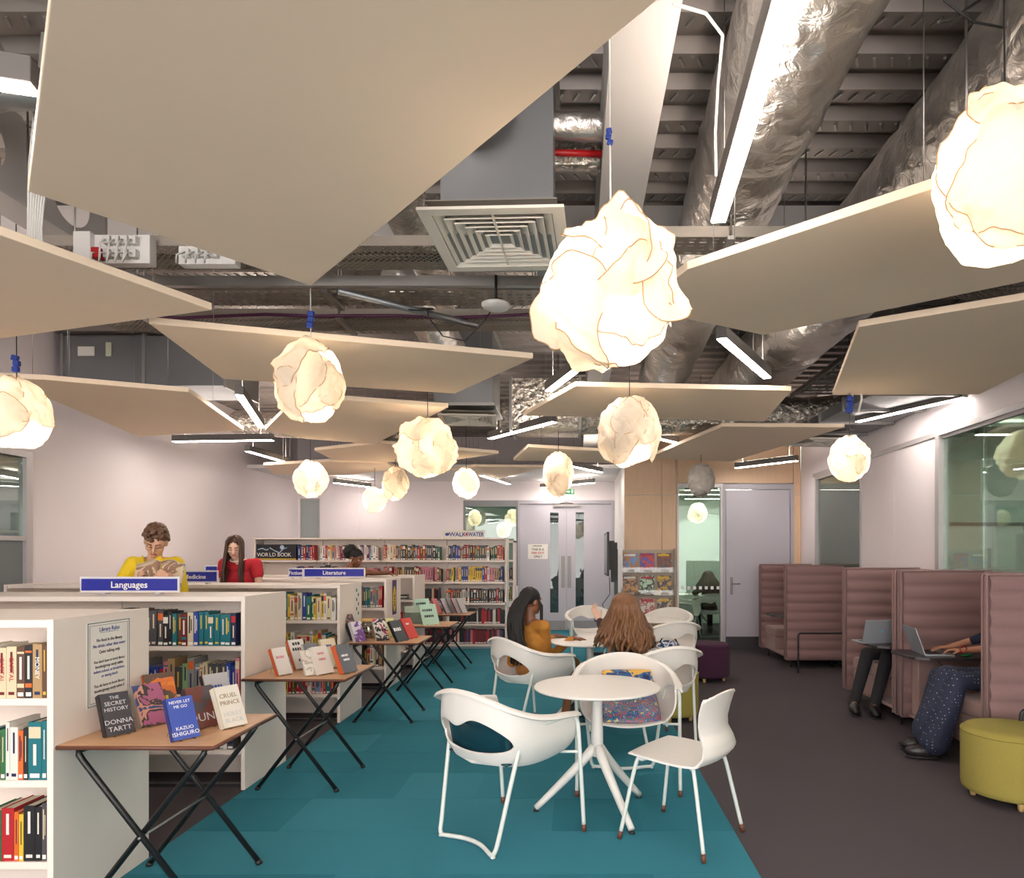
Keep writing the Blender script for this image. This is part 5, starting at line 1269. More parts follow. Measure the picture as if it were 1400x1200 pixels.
# ------------------------------------------------------------------ magazine rack, screen
XR0 = at(850, 800, 10.7).x
t = thing('magazine_rack', 'clear acrylic magazine rack on the wood wall', 'rack', (XR0, 10.86, .5), 0)
MB().b2((.02, .0, 0), (.84, .01, 1.10)).build('back_board', mat('rack_back', (186, 168, 150), .5), t)
for x in (0.0, .83): MB().b2((x, -.14, .0), (x+.015, .01, 1.12)).build('side', M_acryl, t)
for k in range(4):
    MB().b2((.015, -.11, .02+k*.36-.0), (.83, .0, .03+k*.36)).b2((.015, -.115, .02+k*.36), (.83, -.11, .10+k*.36)).build('pocket', M_acryl, t) if k < 3 else None
mags = [('sky blue', [(80, 120, 190), (120, 150, 200), (190, 120, 60)]), ('violet blue', [(60, 60, 150), (90, 80, 170), (200, 70, 60)]), ('mottled yellow', [(190, 160, 90), (80, 76, 84), (150, 80, 60)]),
        ('rust orange', [(180, 90, 40), (60, 50, 46), (200, 140, 70)]), ('green figure', [(120, 90, 60), (190, 220, 190), (50, 60, 50)]), ('dark violet', [(80, 60, 140), (50, 40, 60), (200, 160, 60)]),
        ('pale blue', [(90, 140, 200), (200, 215, 230), (60, 100, 160)]), ('red and white', [(200, 190, 180), (190, 70, 60), (220, 214, 206)]), ('busy brown', [(130, 80, 60), (210, 190, 150), (70, 50, 60)])]
for k, (n_, cs) in enumerate(mags):
    c_, r_ = k % 3, k//3
    o = thing('magazine', '%s magazine in the %s row of the rack' % (n_, ['top', 'middle', 'bottom'][r_]), 'magazine', (XR0+.145+.27*c_, 10.80, .5+.75-.36*r_), 0, 'magazines in the acrylic rack')
    b = MB().b2((-.115, 0, 0), (.115, .006, .30)); R = Matrix.Rotation(-.12, 3, 'X'); b.v = [tuple(R @ V(p)) for p in b.v]; b.build('cover', print_mat('magazine_%d' % k, cs, 15, k+20), o)
    b = MB().b2((-.1, -.002, .25), (.08, 0, .285)); b.v = [tuple(R @ V(p)) for p in b.v]; b.build('masthead', [M_txtwhite, BM[4], BM[7]][k % 3], o)
    MB().b2((-.055, -.055, .0), (.055, -.053, .035)).build('price_tag', M_paper, o)
t = thing('television', 'flat television seen edge-on beside the exit doors', 'television', (.47, 10.0, 0))
MB().b2((-.03, -.52, 1.22), (.0, .52, 1.84)).build('screen_case', M_blackp, t, bevel=.004)
MB().b2((-.032, -.5, 1.24), (-.03, .5, 1.82)).build('screen', mat('tv_screen', (20, 22, 26), .15), t)
MB().b2((0, -.2, 1.3), (.09, .2, 1.72)).b2((.05, -.06, 1.12), (.14, .06, 1.7)).build('bracket', M_blackp, t)
MB().b2((.1, -.035, 0.03), (.15, .035, 1.6)).build('pole', M_black, t)
MB().b2((-.25, -.3, 0.004), (.35, -.24, .05)).b2((-.25, .24, .004), (.35, .3, .05)).b2((.08, -.3, .004), (.16, .3, .04)).build('base', M_black, t)
MB().b2((-.2, -.15, .55), (.1, .15, .57)).build('shelf', M_blackp, t)
MB().tube([(.02, -.1, 1.2), (.03, -.12, .95), (-.08, -.13, .8), (-.03, -.12, .66), (-.06, -.12, .57)], .006, 6).build('cable', M_cableb, t)

# ------------------------------------------------------------------ inside the study and meeting rooms
M_green = mat('chair_pale', (196, 206, 196), .5)
for x, y, h, lab in ((1.95, 12.3, -.4, 'pale armchair on the left inside the glazed study'), (2.48, 12.75, PI/2+.1, 'pale armchair under the person inside the glazed study')):
    more(x, y, h, lab)
table(2.45, 13.6, .4, 'pale table inside the glazed study', (0, 2.1, 4.2))
t = thing('whiteboard', 'white flipchart board with dark frame behind the right glass', 'whiteboard', (4.6, 7.9, 0))
MB().b2((-.62, 0, 1.0), (.62, .02, 1.85)).build('board', M_white, t)
MB().b2((-.66, -.01, 1.85), (.66, .03, 1.89)).b2((.62, -.01, .9), (.66, .03, 1.89)).b2((-.66, -.01, .9), (-.62, .03, 1.89)).b2((-.66, -.01, .92), (.66, .03, .96)).build('frame', mat('board_frame', (90, 70, 60), .5), t)
for s_ in (-1, 1): MB().tube([(s_*.62, 0, 1.85), (s_*.75, -.1, 0)], .02, 8).tube([(s_*.62, 0, 1.7), (s_*.7, .3, 0)], .02, 8).build('leg', M_black, t)
t = thing('meeting_table', 'pale meeting table behind the right glass', 'table', (5.6, 5.6, 0)); MB().b2((-.8, -1.2, .72), (.8, 1.2, .75)).build('table_top', M_white, t)
for sx in (-1, 1):
    for sy in (-1, 1): MB().b2((sx*.7-.02, sy*1.1-.02, 0), (sx*.7+.02, sy*1.1+.02, .72)).build('leg', M_steelb, t)
print('BOOKS', nbook)
# ------------------------------------------------------------------ people
def frame(yaw, pitch, roll=0):
    """forward/right/up of a head; yaw 0 looks along +Y, pitch < 0 looks down"""
    f = V((-math.sin(yaw)*math.cos(pitch), math.cos(yaw)*math.cos(pitch), math.sin(pitch))); r = f.cross(V((0, 0, 1))).normalized()
    r = (Matrix.Rotation(roll, 3, f) @ r); u = r.cross(f); return r, f, u
def head_vol(b, H, fr, s=1.0):
    r, f, u = fr; R = Matrix((r, f, u)).transposed()
    def P(x, y, z): return V(H)+R @ V((x*s, y*s, z*s))
    b.ell(P(0, -.012, .025), (.073*s, .090*s, .088*s), 24, 16, R=R)
    b.ell(P(0, .022, -.035), (.060*s, .062*s, .075*s), 20, 14, R=R)
    b.ell(P(0, .052, -.088), (.030*s, .028*s, .022*s), 14, 10, R=R)
    b.cap(P(0, .080, .012), .009*s, P(0, .102, -.026), .0125*s, 10)
    b.ell(P(-.011, .092, -.031), .008*s, 8, 6); b.ell(P(.011, .092, -.031), .008*s, 8, 6)
    b.cap(P(-.030, .074, .026), .011*s, P(.030, .074, .026), .011*s, 10)
    for q in (-1, 1):
        b.ell(P(q*.045, .058, -.022), (.018*s, .014*s, .016*s), 10, 8, R=R)
        b.ell(P(q*.074, -.008, -.008), (.010*s, .020*s, .030*s), 10, 8, R=R)
    b.cap(P(-.016, .080, -.056), .0085*s, P(.016, .080, -.056), .0085*s, 8)
    return P, R
def hand_vol(b, Wp, d, n, curl=.5, s=1.0, side=1, spread=.16):
    """palm and five fingers from the wrist along d; n is the palm normal (fingers curl towards n)"""
    d = V(d).normalized(); n = V(n); n = (n-d*n.dot(d)).normalized(); t = d.cross(n)*side
    Wp = V(Wp)
    for k in range(4):
        o = (k-1.5)*.019*s
        b.cap(Wp+t*o*.7+d*.01*s, .014*s, Wp+t*o+d*.078*s, .0105*s, 8)
    for k, (L, r_) in enumerate(zip((.068, .078, .072, .056), (.0092, .0095, .0092, .0082))):
        o = (k-1.5)*.0205*s; p = Wp+t*o+d*.082*s; a = 0; dd = (d+t*spread*(k-1.5)*.4).normalized()
        for q, fr_ in enumerate((.45, .31, .24)):
            a += curl*(.5 if q == 0 else .8)
            v = dd*math.cos(a)+n*math.sin(a); e = p+v*L*fr_*s; b.cap(p, r_*s*(1-.08*q), e, r_*s*(1-.08*(q+1)), 8); p = e
    p = Wp-t*.026*s+d*.022*s; v = (-t*.75+d*.75+n*.35).normalized(); e = p+v*.036*s; b.cap(Wp+d*.02*s-t*.01*s, .013*s, p, .0125*s, 8); b.cap(p, .0125*s, e, .0105*s, 8)
    v = (d*.9-t*.2+n*.5).normalized(); b.cap(e, .0105*s, e+v*.032*s, .0085*s, 8)
def eyes(parent, P, R, s, iris, brow_m, lid=True, closed=False, mouth=(170, 92, 88)):
    base = parent.location
    for q in (-1, 1):
        c = P(q*.030, .070, .006)-base
        e = MB().ell(c, (.0125*s, .010*s, .0095*s), 14, 10, R=R).build('eye', mat('eye_white', (226, 218, 212), .3), parent)
        MB().ell(P(q*.030, .0795, .003)-base, (.0055*s, .003*s, .0055*s), 10, 6, R=R).build('iris', mat('iris', iris, .3), e)
        if closed: MB().ell(P(q*.030, .0715, .0085)-base, (.0150*s, .0118*s, .0095*s), 14, 10, R=R).build('eyelid', parent.children[0].data.materials[0], parent)
        MB().cap(P(q*.018, .0795, .013-(.012 if closed else 0))-base, .0022*s, P(q*.043, .074, .012-(.012 if closed else 0))-base, .0018*s, 6).build('eyelash', mat('lash', (40, 28, 24), .7), parent)
        MB().cap(P(q*.014, .0855, .030)-base, .0042*s, P(q*.046, .0745, .032)-base, .0028*s, 6).build('eyebrow', brow_m, parent)
    MB().ell(P(0, .0865, -.0535)-base, (.022*s, .006*s, .0042*s), 14, 8, R=R).ell(P(0, .0855, -.0605)-base, (.018*s, .006*s, .0048*s), 14, 8, R=R).build('lips', mat('lips_%d' % mouth[0], mouth, .5), parent)
def hair_mat(name, rgb, rgb2, rough=.4):
    m = bpy.data.materials.new(name); m.use_nodes = True; nt = m.node_tree; b = nt.nodes['Principled BSDF']; L = nt.links
    b.inputs['Roughness'].default_value = rough; b.inputs['Specular IOR Level'].default_value = .4
    tc = nt.nodes.new('ShaderNodeTexCoord'); mp = nt.nodes.new('ShaderNodeMapping'); mp.inputs['Scale'].default_value = (70, 70, 5)
    n = nt.nodes.new('ShaderNodeTexNoise'); n.inputs['Scale'].default_value = 1; n.inputs['Detail'].default_value = 3
    r = nt.nodes.new('ShaderNodeMixRGB'); r.inputs[1].default_value = (*lin(rgb), 1); r.inputs[2].default_value = (*lin(rgb2), 1)
    L.new(tc.outputs['Object'], mp.inputs[0]); L.new(mp.outputs[0], n.inputs['Vector']); L.new(n.outputs['Fac'], r.inputs[0]); L.new(r.outputs[0], b.inputs['Base Color'])
    bp = nt.nodes.new('ShaderNodeBump'); bp.inputs['Strength'].default_value = .7; bp.inputs['Distance'].default_value = .006; L.new(n.outputs['Fac'], bp.inputs['Height']); L.new(bp.outputs[0], b.inputs['Normal'])
    return m
def locks(P, H, drops, n, lower, seed, wave=.01, r0=.013, back=(60, 300), width=1.0, s=1.0, flare=0.0, part=0, spreadback=0):
    """long hair: strands leaving the parting, lying on the skull and falling to z = lower; angle 0 is the face"""
    rd = random.Random(seed); b = MB()
    for k in range(n):
        a = math.radians(back[0]+(back[1]-back[0])*(k+.5)/n+rd.uniform(-3, 3))
        sx, sy = math.sin(a), math.cos(a)
        pts = [P(part*.4+.006*sx, -.01+.004*sy, .117)]
        for el in (.35, .75, 1.15, 1.5):
            se, ce = math.sin(el), math.cos(el); pts.append(P(.085*sx*se*width, -.012+.102*sy*se, .025+.096*ce))
        p = pts[-1].copy(); zl = lower+rd.uniform(-.05, .05)
        out = (p-V(H)); out.z = 0; out.normalize(); nst = max(5, int((p.z-zl)/.03)); ph = rd.uniform(0, 6)
        for q in range(1, nst+1):
            f = q/nst; z = lerp(p.z, zl, f); d = drops(f)
            w_ = wave*f*V((math.sin(ph+q*.85), math.cos(ph+q*.7), 0)); pts.append(V((p.x, p.y, z))+out*(flare*f)+d+w_)
        rr = [r0*.6]+[r0]*(len(pts)-3)+[r0*.8, r0*.25]
        b.tube(pts, rr, 7)
    return b
def person(name_label, base, group=None):
    return thing('person', name_label, 'person', base, 0, group)

SK1, SK2, SK3 = mat('skin_light', (214, 166, 140), .55), mat('skin_fair', (226, 184, 162), .55), mat('skin_brown', (128, 82, 58), .5)
SK4 = mat('skin_tan', (176, 124, 96), .55)
for m in (SK1, SK2, SK3, SK4):
    m.node_tree.nodes['Principled BSDF'].inputs['Subsurface Weight'].default_value = .08
HR_BR = hair_mat('hair_brown', (70, 46, 34), (122, 88, 66)); HR_DK = hair_mat('hair_dark', (44, 26, 20), (84, 54, 40)); HR_BK = hair_mat('hair_black', (12, 10, 10), (30, 25, 24), .6); HR_LB = hair_mat('hair_light_brown', (66, 42, 28), (142, 98, 64))
FABY = mat('polo_yellow', (234, 202, 40), .85, bump=.3, bscale=30, bdist=.01); FABR = mat('shirt_red', (182, 34, 48), .85, bump=.3, bscale=26, bdist=.01)
FABO = mat('top_ochre', (176, 118, 44), .85, bump=.3, bscale=24, bdist=.01); FABK = mat('trousers_black', (30, 29, 33), .85, bump=.2, bscale=30); FABN = mat('jeans_navy', (44, 52, 78), .85)
def torso(b, pel, chest, neck, shL, shR, k=1.0, depth=1.0):
    pel, chest, neck, shL, shR = map(V, (pel, chest, neck, shL, shR))
    ax = (shR-shL).normalized(); up = (neck-pel).normalized(); fw = up.cross(ax)
    R = Matrix((ax, fw, up)).transposed()
    wsh = (shR-shL).length/2
    for i in range(11):
        u = i/10; c = pel.lerp(chest, u*1.0) if u < 1 else chest
        wd = [.165, .168, .160, .148, .142, .145, .152, .160, .166, .168, .160][i]*k*(wsh/.18 if u > .5 else 1); dp = [.11, .112, .105, .098, .095, .098, .104, .11, .112, .108, .095][i]*k*depth
        b.ell(pel.lerp(chest, u), (wd, dp, .075), 20, 12, R=R)
    b.ell(chest.lerp(neck, .45), (wsh*.80*k, .082*k*depth, .06), 18, 12, R=R)
    for s_ in (shL, shR): b.cap(s_, .060*k, chest.lerp(neck, .55), .058*k); b.cap(s_, .058*k, neck+(pel-neck).normalized()*.02, .035*k)
    return R, fw

def standing(label, x, y, H, yaw, pitch, skin, top_m, scale, shw, elb, wri, handd, handn, seed, roll=0, lean=(0, 0), sleeve=.75, leg_m=FABN, palm_side=None):
    """facing the viewer (-Y) unless the head is turned"""
    hz = H.z; s = scale
    pel = V((x+lean[0], y+.03+lean[1], .93*s)); neck = V((x, y+.01, hz-.118)); chest = V((x*.7+pel.x*.3, (y+.015)*.7+pel.y*.3, hz-.30))
    t = person(label, (x, y, 0.004))
    shL = V((x+shw, y+.015, hz-.172)); shR = V((x-shw, y+.015, hz-.172))
    b = MB(); fr = frame(yaw, pitch, roll); P, R = head_vol(b, H, fr, 1.0)
    b.cap(neck-V((0, 0, .03)), .053, V(P(0, -.02, -.05)), .048)
    torso(b, pel, chest, neck, shR, shL, .86)
    for sh, e, w_, sd, dd, nn in ((shL, elb[0], wri[0], 1, handd[0], handn[0]), (shR, elb[1], wri[1], -1, handd[1], handn[1])):
        b.cap(sh, .043, e, .036); b.cap(e, .036, w_, .025); hand_vol(b, w_, dd, nn, .55, 1.0, sd)
    for q in (-1, 1):
        hp = pel+V((q*.085, 0, -.02)); kn = V((hp.x+q*.01, hp.y-.01, .50*s)); an = V((kn.x, kn.y+.03, .09)); b.cap(hp, .075, kn, .05); b.cap(kn, .05, an, .034); b.cap(an, .034, an+V((0, -.11, -.045)), .03)
    body = blob_obj('body', b, .0075, skin, t, 3)
    # clothing
    b = MB(); torso(b, pel+V((0, 0, .03)), chest, neck-V((0, 0, .012)), shR, shL, .97)
    for sh, e in ((shL, elb[0]), (shR, elb[1])): b.cap(sh, .063, sh.lerp(e, sleeve), .060 if sleeve < 1 else .05)
    blob_obj('shirt', b, .009, top_m, t, 4)
    b = MB()
    for q in (-1, 1):
        hp = pel+V((q*.085, 0, -.02)); kn = V((hp.x+q*.01, hp.y-.01, .50*s)); an = V((kn.x, kn.y+.03, .11)); b.cap(hp, .092, kn, .066); b.cap(kn, .066, an, .052)
    b.ell(pel, (.16, .12, .09)); blob_obj('trousers', b, .012, leg_m, t, 3)
    for q in (-1, 1):
        hp = pel+V((q*.085, 0, -.02)); an = V((hp.x+q*.01, hp.y+.02, .0))-V(t.location)
        o = MB().ell(an+V((0, -.06, .045)), (.05, .135, .05)).build('shoe', mat('shoe_white', (210, 206, 200), .5), t)
        o.data.vertices.foreach_set('co', [c for v in o.data.vertices for c in (v.co.x, v.co.y, max(.002, v.co.z))])
    return t, P, R, neck
# --- man in yellow reading
Hm = at(213, 741, 5.35)
A, B_ = at(250, 830, 5.30), at(150, 828, 5.32)
wa, wb_ = at(236, 800, 5.02), at(190, 800, 5.05)
man, P, R, nk = standing('man in a yellow polo shirt and glasses reading an open book', Hm.x-.05, 5.40, Hm, PI+.34, -.62, SK1, FABY, 1.02, .168, (A, B_), (wa, wb_), ((-.3, -.5, .55), (.3, -.5, .55)), ((-.6, .5, 0), (.6, .5, 0)), 1, roll=-.12)
eyes(man, P, R, 1, (70, 60, 50), HR_BR, closed=True)
b = MB(); rd = random.Random(2)
for k in range(330):
    a = rd.uniform(0, 2*PI); e = rd.uniform(0, 1.75)
    fx, fy, fz = math.sin(e)*math.sin(a), math.sin(e)*math.cos(a), math.cos(e)
    if fy > .30 and fz < .66: continue
    if fz < .25 and fy > -.15: continue
    q = P(.084*fx, -.010+.101*fy, .036+.116*fz); b.ell(q, (rd.uniform(.007, .017),)*3, 8, 6)
b.ell(P(0, -.02, .04), (.077, .09, .085), 20, 14, R=R)
for k in range(34): q = (rd.uniform(-.055, .06), rd.uniform(.070, .094)); b.ell(P(q[0], q[1]-abs(q[0])*.25, rd.uniform(.058 if q[0] > 0 else .075, .12)), rd.uniform(.008, .014), 8, 6)
blob_obj('hair', b, .0045, HR_BR, man, 1)
for q in (-1, 1): MB().tube([P(q*.031+.021*math.cos(i*PI/9), .094-.004, .004+.019*math.sin(i*PI/9))-man.location for i in range(18)], .0013, 6, closed=True).tube([P(q*.052, .089, .008)-man.location, P(q*.076, .0, .01)-man.location], .0013, 6).build('spectacles', mat('gold_wire', (176, 140, 90), .3, metal=.8), man)
b = MB()
for q in (-1, 1):
    n_ = V(nk)-V(man.location); b.add([n_+V(p) for p in ((q*.004, -.112, -.055), (q*.07, -.03, .012), (q*.105, -.055, -.028), (q*.05, -.145, -.095))], [(0, 1, 2, 3)])
b.build('collar', FABY, man, solid=.008)
t = thing('open_book', 'open book in the hands of the man in yellow', 'book', at(215, 799, 5.02))
def pg(s_):
    def f(u, v): return V((s_*(.005+.155*u), -.03*math.sin(PI*u)*0+.10*v*.55, (.20*v)-.02*u+.022*math.sin(PI*min(1, u*1.3)))) 
    return f
for s_ in (-1, 1):
    MB().grid(pg(s_), 14, 6).build('page_block', M_pages, t, solid=.012)
    b = MB().grid(lambda u, v, s_=s_: pg(s_)(u, v)+V((0, -.012, -.006)), 14, 6); b.build('cover', print_mat('novel_cover_%d' % s_, [(206, 184, 154), (150, 118, 100), (212, 194, 166)], 8, 5), t, solid=.003)
t.rotation_euler = (-.35, 0, .3)
# --- woman in red
Hw = at(321, 748, 7.1)
wo, P, R, nk = standing('woman in a red t-shirt with long dark brown hair, looking down', Hw.x+.03, 7.14, Hw, PI+.28, -.42, SK2, FABR, .97, .165,
    (at(357, 815, 7.1), at(300, 815, 7.1)), (at(345, 830, 6.85), at(312, 830, 6.85)), ((-.4, -.8, -.1), (.4, -.8, -.1)), ((0, 0, -1), (0, 0, -1)), 2, sleeve=.32)
eyes(wo, P, R, 1, (80, 70, 60), HR_DK, closed=True, mouth=(188, 96, 96))
b = locks(P, Hw, lambda f: V((0, -.05*f if True else 0, 0)), 46, Hw.z-.40, 5, .006, .013, (52, 308), .95, flare=.02)
b.ell(P(0, -.022, .034), (.082, .094, .088), 22, 14, R=R)
b.v = [tuple(V(p)-V(wo.location)) for p in b.v]; b.build('hair', HR_DK, wo)
MB().tube([P(.078, .0, -.04+.0)-wo.location+V((.012*math.cos(i*PI/6), 0, .014*math.sin(i*PI/6)-.01)) for i in range(12)], .002, 6, closed=True).build('earring', mat('gold_wire', (176, 140, 90), .3, metal=.8), wo)
b = MB(); n_ = V(nk)-wo.location; b.tube([n_+V((.075*math.cos(a/20*2*PI), -.02+.07*math.sin(a/20*2*PI)-.02, -.005-.035*(-math.sin(a/20*2*PI))*.8)) for a in range(20)], .006, 6, closed=True).build('neck_trim', M_white, wo)
# --- girl leaning on the far low bookcase
Hg = at(487, 763, 8.72)
gi, P, R, nk = standing('person with curly dark ponytail leaning over the fifth bookcase', Hg.x-.10, 8.72, Hg, -PI/2-.35, -.45, SK3, mat('top_brown', (150, 108, 70), .8), .86, .15,
    (at(508, 783, 8.72), at(470, 800, 8.7)), (V((at(527, 785, 8.85).x, 8.98, 1.275)), at(480, 815, 8.8)), ((1, .2, -.15), (.5, -.2, -.3)), ((0, 0, -1), (0, 0, -1)), 3, sleeve=.35)
eyes(gi, P, R, 1, (40, 30, 26), HR_BK, mouth=(120, 60, 56))
b = MB(); rd = random.Random(8)
for k in range(150):
    a = rd.uniform(0, 2*PI); e = math.acos(rd.uniform(-1, 1)); b.ell(P(.0+.065*math.sin(e)*math.sin(a), -.125+.065*math.sin(e)*math.cos(a), .035+.085*math.cos(e)), rd.uniform(.012, .022), 8, 6)
b.ell(P(0, -.02, .038), (.079, .092, .086), 20, 14, R=R); blob_obj('hair', b, .008, HR_BK, gi, 1)
MB().cap(P(.079, -.005, -.02)-gi.location, .006, P(.080, -.005, -.05)-gi.location, .008).build('earring', M_white, gi)

# --- seated figures
def seated(label, H, yaw, pitch, facing, hip, skin, top_m, leg_m, shw, elb, wri, handd, handn, knees, ankles, sleeve=1.9, shoe=(40, 34, 34), skirt=None, hand=.5):
    """facing: unit heading of the trunk"""
    t = person(label, (hip.x, hip.y, 0.004)); fw = V((facing[0], facing[1], 0)).normalized(); rt = V((fw.y, -fw.x, 0))
    neck = V(H)-V((0, 0, .145))-fw*.02; pel = V(hip); chest = pel.lerp(neck, .62)
    shR = neck+rt*shw-V((0, 0, .06)); shL = neck-rt*shw-V((0, 0, .06))
    b = MB(); fr = frame(yaw, pitch); P, R = head_vol(b, H, fr)
    b.cap(neck-V((0, 0, .03)), .05, P(0, -.02, -.05), .046); torso(b, pel, chest, neck, shL, shR, .84)
    for sh, e, w_, sd, dd, nn in ((shR, elb[0], wri[0], 1, handd[0], handn[0]), (shL, elb[1], wri[1], -1, handd[1], handn[1])):
        b.cap(sh, .040, e, .034); b.cap(e, .034, w_, .023); hand_vol(b, w_, dd, nn, hand, .95, sd)
    for q, kn, an in ((1, knees[0], ankles[0]), (-1, knees[1], ankles[1])):
        hp = pel+rt*q*.08; b.cap(hp, .07, kn, .05); b.cap(kn, .05, an, .033); b.cap(an, .033, an+fw*.12-V((0, 0, .04)), .028)
    blob_obj('body', b, .0075, skin, t, 3)
    b = MB(); torso(b, pel+V((0, 0, .02)), chest, neck-V((0, 0, .014)), shL, shR, .93)
    for sh, e, w_ in ((shR, elb[0], wri[0]), (shL, elb[1], wri[1])):
        b.cap(sh, .058, sh.lerp(e, min(1, sleeve)), .046)
        if sleeve > 1: b.cap(e, .046, V(e).lerp(w_, sleeve-1), .034)
    blob_obj('top', b, .009, top_m, t, 3)
    b = MB(); b.ell(pel-V((0, 0, .01)), (.165, .15, .09))
    for q, kn, an in ((1, knees[0], ankles[0]), (-1, knees[1], ankles[1])):
        hp = pel+rt*q*.08; b.cap(hp, .088, kn, .064)
        if skirt is None: b.cap(kn, .064, an+V((0, 0, -.01)), .05)
        elif skirt > 0: b.cap(kn, .07, V(kn).lerp(an, skirt), .11)
    if skirt: b.cap((V(knees[0])+V(knees[1]))/2, .10, ((V(ankles[0])+V(ankles[1]))/2).lerp((V(knees[0])+V(knees[1]))/2, .1)+V((0, 0, .04)), .14)
    blob_obj('trousers' if skirt is None else 'skirt', b, .011, leg_m, t, 3)
    for an in ankles:
        a = V(an)-V(t.location); a.z = 0
        Rz = Matrix.Rotation(math.atan2(fw.y, fw.x)-PI/2, 3, 'Z')
        b = MB().ell((0, .055, .048), (.053, .142, .060), 18, 12).ell((0, -.015, .09), (.050, .066, .06), 14, 10); b.v = [tuple(a+Rz @ V((x, y, max(0.001, z)))) for x, y, z in b.v]; o = b.build('shoe', mat('shoe_%d' % shoe[0], shoe, .35), t)
        b = MB().ell((0, .052, .012), (.056, .147, .014), 18, 8); b.v = [tuple(a+Rz @ V((x, y, max(0.0, z)))) for x, y, z in b.v]; b.build('sole', M_blackp, o)
    return t, P, R, neck
# student in ochre with long black braids, seen from behind
H1 = at(727, 822, 5.93)
fc = (.62, .5)
hip = V((-.36, 5.95, .52))
s1, P, R, nk = seated('student in an ochre top with very long black braids, seated with back turned', H1, -.9, -.08, (.6, .75), hip, SK3, FABO, mat('skirt_ochre', (140, 92, 44), .8), .155,
    (at(748, 900, 6.02), at(700, 905, 6.1)), (V((-.02, 6.12, .765)), V((-.18, 6.3, .765))), ((.9, .3, -.1), (.8, .3, -.1)), ((0, 0, -1), (0, 0, -1)),
    (V((-.02, 6.32, .50)), V((-.12, 6.42, .50))), (V((-.10, 5.72, .10)), V((-.02, 6.3, .08))), skirt=0)
b = locks(P, H1, lambda f: V((-.07*math.sin(PI*min(1, f))-.02, -.10*min(1, f*4)-.03*f, 0)), 34, .70, 9, .004, .0135, (110, 300), .95)
rd = random.Random(6)
for k in range(26):      # the tail gathered at the back of the head and the braids falling from it
    q0 = P(rd.uniform(-.02, .02), -.10, .03); z1 = rd.uniform(.56, .66); pts = [P(0, -.06, .07), q0]
    for i in range(1, 15):
        f = i/14; pts.append(V((lerp(q0.x-.01, -.50, f)+rd.uniform(-.004, .004)+(k % 7-3)*.016*(.5+f*.6), lerp(q0.y-.02, 5.80, f**.6)+(k//7)*.010, lerp(q0.z, z1, f))))
    b.tube(pts, .0085, 6)
for k in range(4):
    q0 = P(.07, .03, .0); pts = [P(.02, .03, .1), q0]+[V((q0.x+.012+(k % 2)*.012, q0.y+k*.01, lerp(q0.z, .62+.05*k, i/10))) for i in range(1, 11)]; b.tube(pts, .008, 6)
b.ell(P(0, -.02, .036), (.080, .093, .087), 20, 14, R=R)
b.v = [tuple(V(p)-V(s1.location)) for p in b.v]; b.build('hair', HR_BK, s1)
# student with long wavy light brown hair, seen from behind
H2 = at(853, 832, 5.42)
s2, P, R, nk = seated('student with long wavy light brown hair, seated with back turned, hand raised', H2, .12, -.05, (-.35, .8), V((.50, 5.42, .52)), SK2, mat('top_dark', (60, 44, 46), .85), FABK, .155,
    (V((.62, 5.62, .78)), V((.26, 5.60, .80))), (V((.36, 5.86, .775)), V((.20, 5.78, .96))), ((-.8, .5, 0), (-.3, .1, .6)), ((0, 0, -1), (.5, -.6, .1)),
    (V((.36, 5.86, .50)), V((.22, 5.80, .50))), (V((.40, 6.1, .09)), V((.16, 6.0, .09))))
b = locks(P, H2, lambda f: V((0, -.06*math.sin(PI*f*.5), 0)), 60, .82, 12, .026, .0155, (62, 298), 1.1, flare=.13)
for lay in range(2):
    b2 = locks(P, H2, lambda f, l=lay: V((0, -.05*l-.07*math.sin(PI*f*.5), 0)), 26, .80-.03*lay, 30+lay, .034, .014, (120, 240), 1.25+.1*lay, flare=.09); b.add(b2.v, b2.f, 0, True)
b.ell(P(0, -.02, .036), (.082, .095, .088), 20, 14, R=R)
b.v = [tuple(V(p)-V(s2.location)) for p in b.v]; b.build('hair', HR_LB, s2)
# person in the study room, from behind
H3 = at(968, 790, 12.75)
s3, P, R, nk = seated('person with brown hair seen from behind inside the glazed study', H3, 0, -.2, (0, 1), V((2.5, 12.78, .52)), SK2, mat('top_taupe', (96, 84, 76), .85), FABK, .16,
    (V((2.72, 12.95, .8)), V((2.26, 12.95, .8))), (V((2.6, 13.3, .78)), V((2.38, 13.3, .78))), ((0, 1, 0), (0, 1, 0)), ((0, 0, -1), (0, 0, -1)),
    (V((2.6, 13.2, .5)), V((2.4, 13.2, .5))), (V((2.6, 13.15, .09)), V((2.4, 13.15, .09))))
b = locks(P, H3, lambda f: V((0, -.07*math.sin(PI*f*.5), 0)), 60, .86, 15, .012, .02, (62, 298), 1.15, flare=.16); b.ell(P(0, -.02, .036), (.082, .095, .088), 18, 12, R=R)
b.v = [tuple(V(p)-V(s3.location)) for p in b.v]; b.build('hair', hair_mat('hair_ash', (74, 60, 52), (110, 92, 80)), s3)
# person in the middle booth, knees toward the viewer, face hidden by the lid and panel
s4, P, R, nk = seated('person in black trousers and shoes behind the laptop in the middle booth', V((3.40, 6.76, 1.17)), PI, -.4, (-.3, -1), V((3.32, 6.83, .55)), SK4, mat('top_black', (34, 34, 38), .85), FABK, .16,
    (V((3.20, 6.66, .80)), V((3.48, 6.62, .80))), (V((3.02, 6.42, .735)), V((3.18, 6.40, .735))), ((.2, -1, 0), (-.2, -1, 0)), ((0, 0, -1), (0, 0, -1)),
    (V((2.84, 6.62, .55)), V((2.98, 6.50, .55))), (V((2.66, 6.50, .10)), V((2.80, 6.38, .10))), shoe=(26, 24, 26))
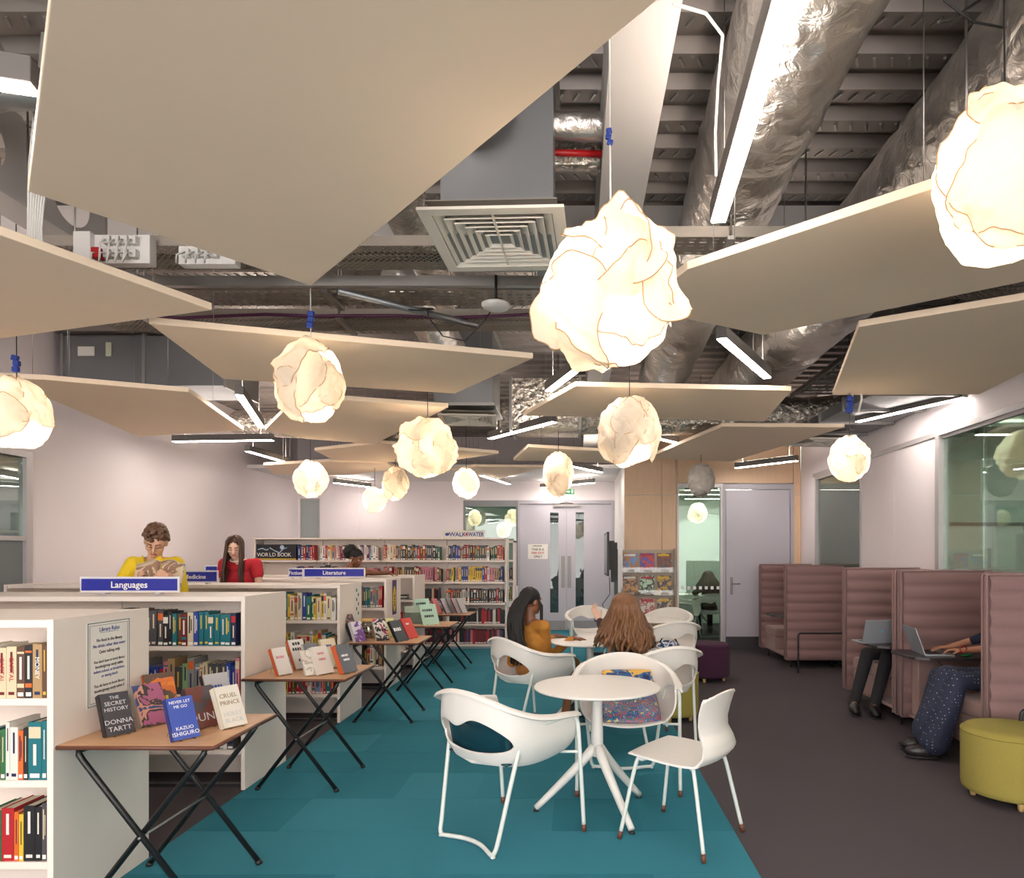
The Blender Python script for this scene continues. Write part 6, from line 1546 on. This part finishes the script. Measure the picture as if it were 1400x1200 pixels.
# person in the nearest booth
SPOT = None
m = bpy.data.materials.new('skirt_spotted'); m.use_nodes = True; nt = m.node_tree; bs = nt.nodes['Principled BSDF']; bs.inputs['Roughness'].default_value = .8
tc = nt.nodes.new('ShaderNodeTexCoord'); vo = nt.nodes.new('ShaderNodeTexVoronoi'); vo.inputs['Scale'].default_value = 42; vo.inputs['Randomness'].default_value = .25
nt.links.new(tc.outputs['Object'], vo.inputs['Vector']); crr = nt.nodes.new('ShaderNodeValToRGB'); crr.color_ramp.interpolation = 'CONSTANT'
crr.color_ramp.elements[0].color = (*lin((150, 156, 176)), 1); crr.color_ramp.elements[1].color = (*lin((36, 42, 66)), 1); crr.color_ramp.elements[1].position = .17
nt.links.new(vo.outputs['Distance'], crr.inputs[0]); nt.links.new(crr.outputs[0], bs.inputs['Base Color']); SPOT = m
s5, P, R, nk = seated('person in a long navy spotted skirt typing in the nearest booth', V((3.30, 5.10, 1.18)), PI/2-.3, -.4, (-1, .2), V((3.28, 5.06, .58)), SK4, mat('top_navy', (30, 36, 60), .85, var=.2, vscale=60), SPOT, .15,
    (V((3.26, 5.40, .86)), V((3.20, 4.98, .84))), (V((3.06, 5.58, .755)), V((3.08, 5.40, .75))), ((-1, .1, -.05), (-.9, .5, .05)), ((0, 0, -1), (0, 0, -1)),
    (V((2.80, 5.24, .58)), V((2.82, 5.02, .58))), (V((2.70, 5.22, .10)), V((2.64, 5.03, .10))), skirt=.93, shoe=(34, 30, 32), sleeve=1.35)
# elbow-length details: red wrist band and white cable hanging from the table
MB().tube([V((3.02, 5.30, .775))-s5.location+V((.028*math.cos(i*PI/6), 0, .026*math.sin(i*PI/6))) for i in range(12)], .004, 6, closed=True).build('wrist_band', M_red, s5)
tag(MB().tube([at(1283, 903, 5.4), at(1297, 925, 5.4), at(1299, 960, 5.4), at(1292, 1000, 5.4), at(1300, 1030, 5.4), V((3.3, 5.4, .01))], .004, 6).build('charger_cable', M_cableb), 'black charger cable trailing from the laptop in the nearest booth', 'cable')
